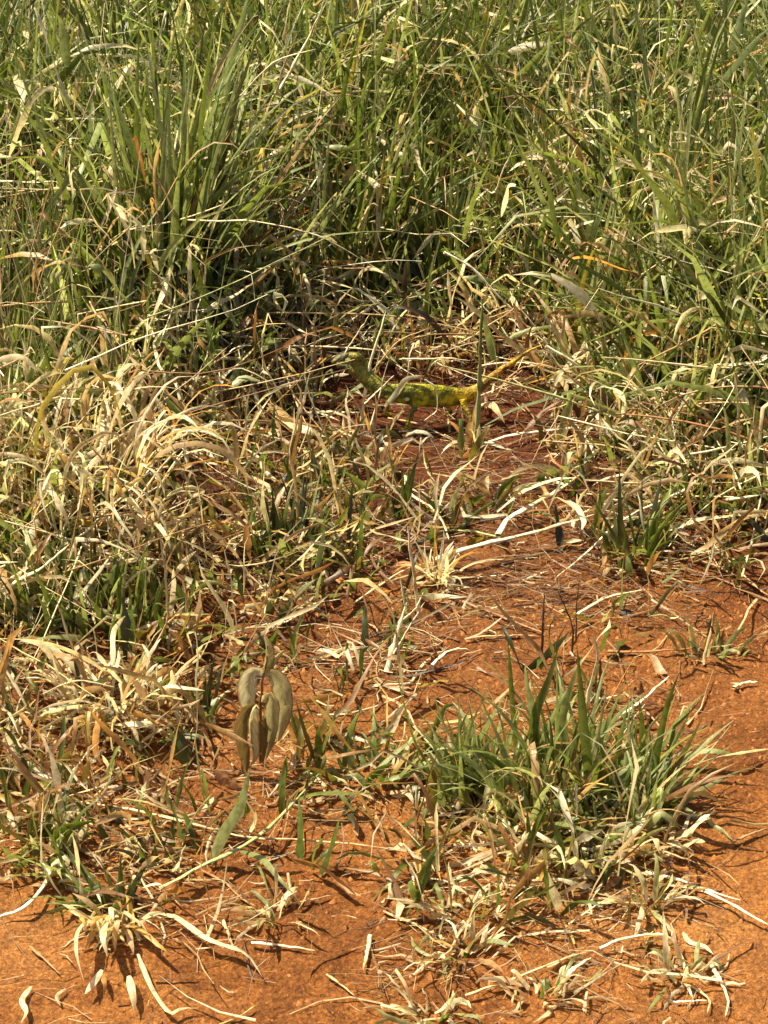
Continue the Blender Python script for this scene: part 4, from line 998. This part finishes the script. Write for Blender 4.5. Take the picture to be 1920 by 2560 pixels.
def broad_material():
    m, N, L, B, O = newmat('wilted_leaf')
    at = N.new('ShaderNodeAttribute'); at.attribute_name = 'Col'
    uv = N.new('ShaderNodeUVMap')
    sp = N.new('ShaderNodeSeparateXYZ'); L.new(uv.outputs[0], sp.inputs[0])
    # pinnate veins: rows slanting from the midrib
    a = N.new('ShaderNodeMath'); a.operation = 'SUBTRACT'; L.new(sp.outputs['X'], a.inputs[0]); a.inputs[1].default_value = .5
    ab = N.new('ShaderNodeMath'); ab.operation = 'ABSOLUTE'; L.new(a.outputs[0], ab.inputs[0])
    md = N.new('ShaderNodeMath'); md.operation = 'MULTIPLY_ADD'; L.new(ab.outputs[0], md.inputs[0]); md.inputs[1].default_value = -.55; L.new(sp.outputs['Y'], md.inputs[2])
    ml = N.new('ShaderNodeMath'); ml.operation = 'MULTIPLY'; L.new(md.outputs[0], ml.inputs[0]); ml.inputs[1].default_value = 46
    si = N.new('ShaderNodeMath'); si.operation = 'SINE'; L.new(ml.outputs[0], si.inputs[0])
    vein = ramp(N, L, si.outputs[0], [(.0, 0.), (.82, 0.), (1., 1.)])
    rib = ramp(N, L, ab.outputs[0], [(.0, 1.), (.035, .8), (.06, 0.)])
    vv = N.new('ShaderNodeMath'); vv.operation = 'MAXIMUM'; L.new(vein, vv.inputs[0]); L.new(rib, vv.inputs[1])
    geo = N.new('ShaderNodeNewGeometry')
    n = noise(N, L, geo.outputs['Position'], 60, 5)
    c = mixc(N, L, .85, at.outputs['Color'], ramp(N, L, n, [(.3, (.6, .5, .4)), (.5, (1., 1., 1.)), (.7, (1.2, 1.15, 1.))]), 'MULTIPLY')
    vf = N.new('ShaderNodeMath'); vf.operation = 'MULTIPLY'; L.new(vv.outputs[0], vf.inputs[0]); vf.inputs[1].default_value = .4
    c = mixc(N, L, vf.outputs[0], c, (.46, .38, .17))
    L.new(c, B.inputs['Base Color'])
    eg = ramp(N, L, ab.outputs[0], [(.38, 0.), (.5, 1.)])
    c = mixc(N, L, eg, c, (.22, .13, .05))
    L.new(c, B.inputs['Base Color'])
    B.inputs['Roughness'].default_value = .5
    bp = N.new('ShaderNodeBump'); bp.inputs['Distance'].default_value = .0012; L.new(vv.outputs[0], bp.inputs['Height']); L.new(bp.outputs[0], B.inputs['Normal'])
    tr = N.new('ShaderNodeBsdfTranslucent'); L.new(c, tr.inputs[0])
    mx = N.new('ShaderNodeMixShader'); mx.inputs[0].default_value = .42
    L.new(B.outputs[0], mx.inputs[1]); L.new(tr.outputs[0], mx.inputs[2]); L.new(mx.outputs[0], O.inputs[0])
    return m
M_BROAD = broad_material()

sd = thing('wilted_seedling', 'wilted broad leaved seedling with limp olive leaves hanging round a brown stem', 'seedling', 652, 1915)
hero('stem', None, None, None, 1915, 9, 'brown', [(652, 1915), (651, 1840), (652, 1767), (656, 1690), (668, 1650), (667, 1610)], 'stick', parent=sd)
OL, OLG, OLD = (.52, .46, .22), (.66, .60, .34), (.20, .14, .04)
broad_leaf('leaf', sd, [(656, 1690), (644, 1677), (626, 1690), (620, 1730), (622, 1772), (630, 1800)], 50, 1922, OLG, tau=.12, curl=.25)
broad_leaf('leaf', sd, [(657, 1690), (675, 1678), (698, 1700), (708, 1745), (706, 1795), (694, 1856)], 51, 1916, OL, tau=-.1, curl=.2)
broad_leaf('leaf', sd, [(648, 1775), (634, 1763), (616, 1790), (613, 1840), (620, 1890), (612, 1950)], 40, 1936, OLD, tau=.35, curl=.5)
broad_leaf('leaf', sd, [(650, 1772), (640, 1760), (627, 1790), (628, 1845), (636, 1885), (626, 1915)], 30, 1946, OLG, tau=-.7, curl=.6)
broad_leaf('leaf', sd, [(654, 1755), (668, 1734), (682, 1742), (684, 1785), (680, 1835), (664, 1900)], 41, 1942, OL, tau=.25, curl=.35)
broad_leaf('leaf', sd, [(655, 1800), (662, 1790), (668, 1825), (666, 1865), (658, 1912)], 28, 1948, OLD, tau=.8)
broad_leaf('leaf', sd, [(665, 1680), (664, 1655), (668, 1620), (660, 1585)], 27, 1915, OL, tau=.4, curl=.7)
broad_leaf('leaf', sd, [(670, 1672), (690, 1640), (712, 1622)], 14, 1915, OL, tau=.4, curl=.7)
fl = broad_leaf('fallen_leaf', None, [(535, 1924), (560, 1938), (588, 1960), (616, 1974)], 42, 1990, (.40, .20, .10), tau=.25, curl=.3)
tag(fl, 'curled brown fallen leaf on the soil at the foot of the wilted seedling', 'fallen leaf')

# dark broad leaved weed at the left edge
wd = thing('broad_leaf_weed', 'dark broad leaved weed half hidden in the grass at the upper left edge', 'weed', 40, 760)
def weed_leaf(pts, w, tau):
    b = ground(40, 740)
    global _b
    return broad_leaf('leaf', wd, pts, w, 740, (.06, .085, .022), tau=tau, curl=.2)
for pts, w, ta in [([(40, 640), (30, 590), (12, 530)], 90, .3), ([(60, 640), (80, 600), (96, 560)], 60, -.3), ([(20, 430), (10, 390), (-10, 330)], 80, .2), ([(50, 400), (60, 360), (90, 320)], 60, .1), ([(20, 560), (60, 520), (50, 480)], 60, .4)]:
    weed_leaf(pts, w, ta)
hero('stem', None, None, None, 740, 8, 'dark', [(45, 735), (42, 640), (35, 540), (40, 400)], 'stick', parent=wd)

# ------------------------------------------------------------------ pebble
def pebble(label, px, py, rpx, mat):
    import bmesh
    bm = bmesh.new()
    bmesh.ops.create_icosphere(bm, subdivisions=2, radius=1)
    g = ground(px, py)
    r = rpx * mpp(g)
    for v in bm.verts:
        k = 1 + .22 * math.sin(v.co.x * 3.1 + px) * math.cos(v.co.y * 2.7) + random.uniform(-.07, .07)
        v.co = Vector((v.co.x * 1.15 * r * k, v.co.y * r * k, v.co.z * .75 * r * k))
    me = bpy.data.meshes.new('pebble'); bm.to_mesh(me); bm.free()
    me.materials.append(mat)
    o = link('pebble', me, None, Vector(g) + Vector((0, 0, r * .45)))
    tag(o, label, 'pebble')
pebble('small black pebble alone on the soil at the right', 1563, 1538, 13, M_PEBBLE)

# ------------------------------------------------------------------ chameleon
def chameleon_material():
    m, N, L, B, O = newmat('chameleon_skin')
    tc = N.new('ShaderNodeTexCoord').outputs['Object']
    sp = N.new('ShaderNodeSeparateXYZ'); L.new(tc, sp.inputs[0])
    n0 = noise(N, L, tc, 35, 4)
    n1 = noise(N, L, tc, 75, 4, .6)
    vo = N.new('ShaderNodeTexVoronoi'); vo.inputs['Scale'].default_value = 300; L.new(tc, vo.inputs['Vector'])
    ad = N.new('ShaderNodeMath'); ad.operation = 'MULTIPLY_ADD'; L.new(n0, ad.inputs[0]); ad.inputs[1].default_value = .05; L.new(sp.outputs['X'], ad.inputs[2])
    mr = N.new('ShaderNodeMapRange'); L.new(ad.outputs[0], mr.inputs[0])
    mr.inputs[1].default_value = -.085; mr.inputs[2].default_value = .235
    base = ramp(N, L, mr.outputs[0], [(.0, (.085, .072, .010)), (.3, (.19, .20, .007)), (.46, (.27, .26, .007)), (.58, (.30, .21, .008)), (.7, (.31, .17, .008)), (1., (.22, .11, .010))])
    c = mixc(N, L, 1., base, ramp(N, L, n1, [(.38, (.35, .34, .3)), (.46, (.72, .74, .6)), (.53, (1.15, 1.1, 1.)), (.6, (2.1, 1.9, 1.3))]), 'MULTIPLY')
    L.new(c, B.inputs['Base Color'])
    B.inputs['Roughness'].default_value = .55
    bp = N.new('ShaderNodeBump'); bp.inputs['Strength'].default_value = .8; bp.inputs['Distance'].default_value = .0012
    L.new(vo.outputs['Distance'], bp.inputs['Height']); L.new(bp.outputs[0], B.inputs['Normal'])
    return m
M_CHAM = chameleon_material()

def chameleon():
    import bmesh
    g = ground(1040, 1062)
    yb, zb = g[1], g[2]
    m = mpp(g)
    root = bpy.data.objects.new('chameleon', None)
    root.location = g; COL.objects.link(root)
    tag(root, 'green chameleon with orange yellow tail creeping left through the dead grass', 'chameleon')
    sp = [(832, 906, 3, .8), (838, 904, 9, .8), (849, 902, 14, .8), (862, 902, 20, .75), (876, 905, 24, .75), (892, 912, 27, .65), (906, 926, 25, .62), (918, 944, 22, .7), (939, 963, 22, .75), (968, 977, 23, .72),
          (1004, 984, 27, .62), (1051, 988, 31, .56), (1098, 991, 30, .56), (1142, 992, 23, .65), (1172, 986, 18, .85), (1192, 975, 13.5, .9), (1218, 953, 10.5, .95),
          (1250, 927, 8, 1), (1284, 905, 5.6, 1), (1315, 882, 3.8, 1), (1342, 868, 2.3, 1), (1358, 862, 1.1, 1)]
    C = np.array([onplane(x, y, yb + .012 * math.sin(i * .5), 0, zb) for i, (x, y, h, w) in enumerate(sp)])
    hh = np.array([s[2] for s in sp]) * m * 1.03
    hw = hh * np.array([s[3] for s in sp])
    n = 90
    C = catmull(C, n)
    src = np.linspace(0, 1, n)
    ks = np.concatenate([[0], np.cumsum(np.linalg.norm(np.diff(np.array([onplane(x, y, yb, 0, zb) for x, y, _, _ in sp]), axis=0), axis=1))]); ks /= ks[-1]
    hh, hw = np.interp(src, ks, hh), np.interp(src, ks, hw)
    D = norm(np.gradient(C, axis=0))
    side = np.tile(np.array([0, 1., 0]), (n, 1)); side = norm(side - np.sum(side * D, 1, keepdims=True) * D)
    upv = np.cross(D, side); upv *= np.sign(upv[:, 2:3])
    bm = bmesh.new()
    K = 20
    rings = []
    for i in range(n):
        rg = []
        for k in range(K):
            a = 2 * math.pi * k / K
            z = math.sin(a)
            # ridged back, flatter belly
            zz = (abs(z) ** (.8 if z < 0 else 1.15)) * (1 if z > 0 else -.95)
            rg.append(bm.verts.new(C[i] + side[i] * math.cos(a) * hw[i] + upv[i] * zz * hh[i]))
        rings.append(rg)
    for i in range(n - 1):
        for k in range(K):
            bm.faces.new((rings[i][k], rings[i][(k + 1) % K], rings[i + 1][(k + 1) % K], rings[i + 1][k]))
    bm.faces.new(rings[0][::-1]); bm.faces.new(rings[-1])
    def tube(pts, rad, nn=14, K=10):
        P = catmull(np.array(pts), nn)
        rr = np.interp(np.linspace(0, 1, nn), np.linspace(0, 1, len(rad)), rad)
        D = norm(np.gradient(P, axis=0))
        s = norm(np.cross(D, np.array([.3, .9, .2]))); u = np.cross(D, s)
        R = [[bm.verts.new(P[i] + (s[i] * math.cos(6.2832 * k / K) + u[i] * math.sin(6.2832 * k / K)) * rr[i]) for k in range(K)] for i in range(nn)]
        for i in range(nn - 1):
            for k in range(K):
                bm.faces.new((R[i][k], R[i][(k + 1) % K], R[i + 1][(k + 1) % K], R[i + 1][k]))
        bm.faces.new(R[0][::-1]); bm.faces.new(R[-1])
    def at(x, y, dy):
        return onplane(x, y, yb + dy, 0, zb)
    def leg(pts, dy0, dy1, r0, r1):
        k = len(pts)
        P = [at(x, y, dy0 + (dy1 - dy0) * i / (k - 1)) for i, (x, y) in enumerate(pts)]
        tube(P, [r0 * m, r1 * 1.1 * m, r1 * m, r1 * .9 * m])
        f = P[-1]
        gz = float(height(f[0], f[1])) + 3 * m
        # mitten foot: two bundles of toes gripping fore and aft
        for sx, up_ in ((-1, 0), (1, 0)):
            tube([f, [f[0] + sx * 6 * m, f[1] - 2 * m, (f[2] + gz) / 2], [f[0] + sx * 12 * m, f[1] - 3 * m, gz]], [4.6 * m, 4.2 * m, 2.4 * m], 7, 8)
    leg([(1040, 1004), (1036, 1020), (1027, 1034), (1020, 1056)], -.012, -.030, 12, 6.2)      # near front leg
    leg([(1158, 998), (1162, 1018), (1172, 1032), (1178, 1052)], -.008, -.026, 11, 6)          # near hind leg
    leg([(985, 990), (972, 1000), (968, 1020), (966, 1044)], .010, .024, 9, 5.4)              # far front leg
    leg([(1130, 996), (1120, 1014), (1126, 1030), (1122, 1048)], .010, .026, 10, 5.4)          # far hind leg
    # casque at the back of the head
    tube([at(872, 893, 0), at(896, 893, 0), at(917, 905, 0)], [14 * m, 12 * m, 3 * m], 10, 10)
    # jaw and throat
    tube([at(842, 912, 0), at(868, 920, 0), at(896, 935, 0)], [6 * m, 9 * m, 12 * m], 10, 10)
    me0 = bpy.data.meshes.new('body'); bm.to_mesh(me0); bm.free()
    tmp = bpy.data.objects.new('body', me0); COL.objects.link(tmp)
    r = tmp.modifiers.new('r', 'REMESH'); r.mode = 'VOXEL'; r.voxel_size = .0009; r.use_smooth_shade = True
    s = tmp.modifiers.new('s', 'SMOOTH'); s.factor = .5; s.iterations = 5
    dg = bpy.context.evaluated_depsgraph_get()
    me = bpy.data.meshes.new_from_object(tmp.evaluated_get(dg))
    bpy.data.objects.remove(tmp)
    me.name = 'body'
    me.transform(__import__('mathutils').Matrix.Translation(-Vector(g)))
    for p in me.polygons:
        p.use_smooth = True
    me.materials.clear(); me.materials.append(M_CHAM)
    link('body', me, root)
    # turret eyes
    for s_ in (-1, 1):
        bm = bmesh.new()
        bmesh.ops.create_uvsphere(bm, u_segments=18, v_segments=12, radius=8.5 * m)
        for v in bm.verts:                      # pointed turret
            q = max(0, v.co.z) / (8.5 * m)
            v.co.x *= 1 - .35 * q; v.co.y *= 1 - .35 * q
        e = bpy.data.meshes.new('eye'); bm.to_mesh(e); bm.free()
        for p in e.polygons: p.use_smooth = True
        e.materials.append(M_CHAM)
        c = at(871, 903, s_ * 16 * m)
        eo = link('eye', e, root, Vector(c) - root.location)
        eo.rotation_euler = (math.radians(90) * (-s_), 0, 0)
        bm = bmesh.new(); bmesh.ops.create_icosphere(bm, subdivisions=2, radius=2.2 * m)
        pm = bpy.data.meshes.new('pupil'); bm.to_mesh(pm); bm.free(); pm.materials.append(M_PEBBLE)
        link('pupil', pm, eo, (0, 0, 7.6 * m))
    # pale flank spots
    for x, y, rr in ((1017, 990, 6.5), (966, 983, 4)):
        bm = bmesh.new(); bmesh.ops.create_icosphere(bm, subdivisions=3, radius=1)
        for v in bm.verts:
            v.co = Vector((v.co.x * rr * m, v.co.y * 1.2 * m, v.co.z * rr * .72 * m)) * random.uniform(.95, 1.05)
        sm = bpy.data.meshes.new('flank_spot'); bm.to_mesh(sm); bm.free(); sm.materials.append(M_SPOT)
        c = at(x, y, 0)
        # find the skin by closest point
        ok, loc, nrm, _ = body_hit(me, Vector(c) - Vector(g))
        so = link('flank_spot', sm, root, loc)
        so.rotation_euler = nrm.to_track_quat('-Y', 'Z').to_euler()
    # crest of small scales down the back
    for i in range(24, 60):
        pos = C[i] + upv[i] * (hh[i] * 1.0)
        bm = bmesh.new(); bmesh.ops.create_cone(bm, segments=5, radius1=1.5 * m, radius2=.1 * m, depth=4.5 * m, cap_ends=True)
        if i == 24:
            cm = bpy.data.meshes.new('crest_scale'); bm.to_mesh(cm); cm.materials.append(M_CHAM)
        bm.free()
        co = link('crest_scale', cm, root, Vector(pos - g))
        co.rotation_euler = Vector(upv[i]).to_track_quat('Z', 'Y').to_euler()

def body_hit(me, p):
    from mathutils.bvhtree import BVHTree
    vs = [v.co.copy() for v in me.vertices]; fs = [tuple(q.vertices) for q in me.polygons]
    b = BVHTree.FromPolygons(vs, fs)
    loc, nrm, i, d = b.ray_cast(p + Vector((0, -.2, .05)), Vector((0, .2, -.05)).normalized())
    return True, loc, nrm, i
M_SPOT = plain_material('pale_spot', (.62, .60, .22), (.8, .78, .4), 200, .5)
chameleon()
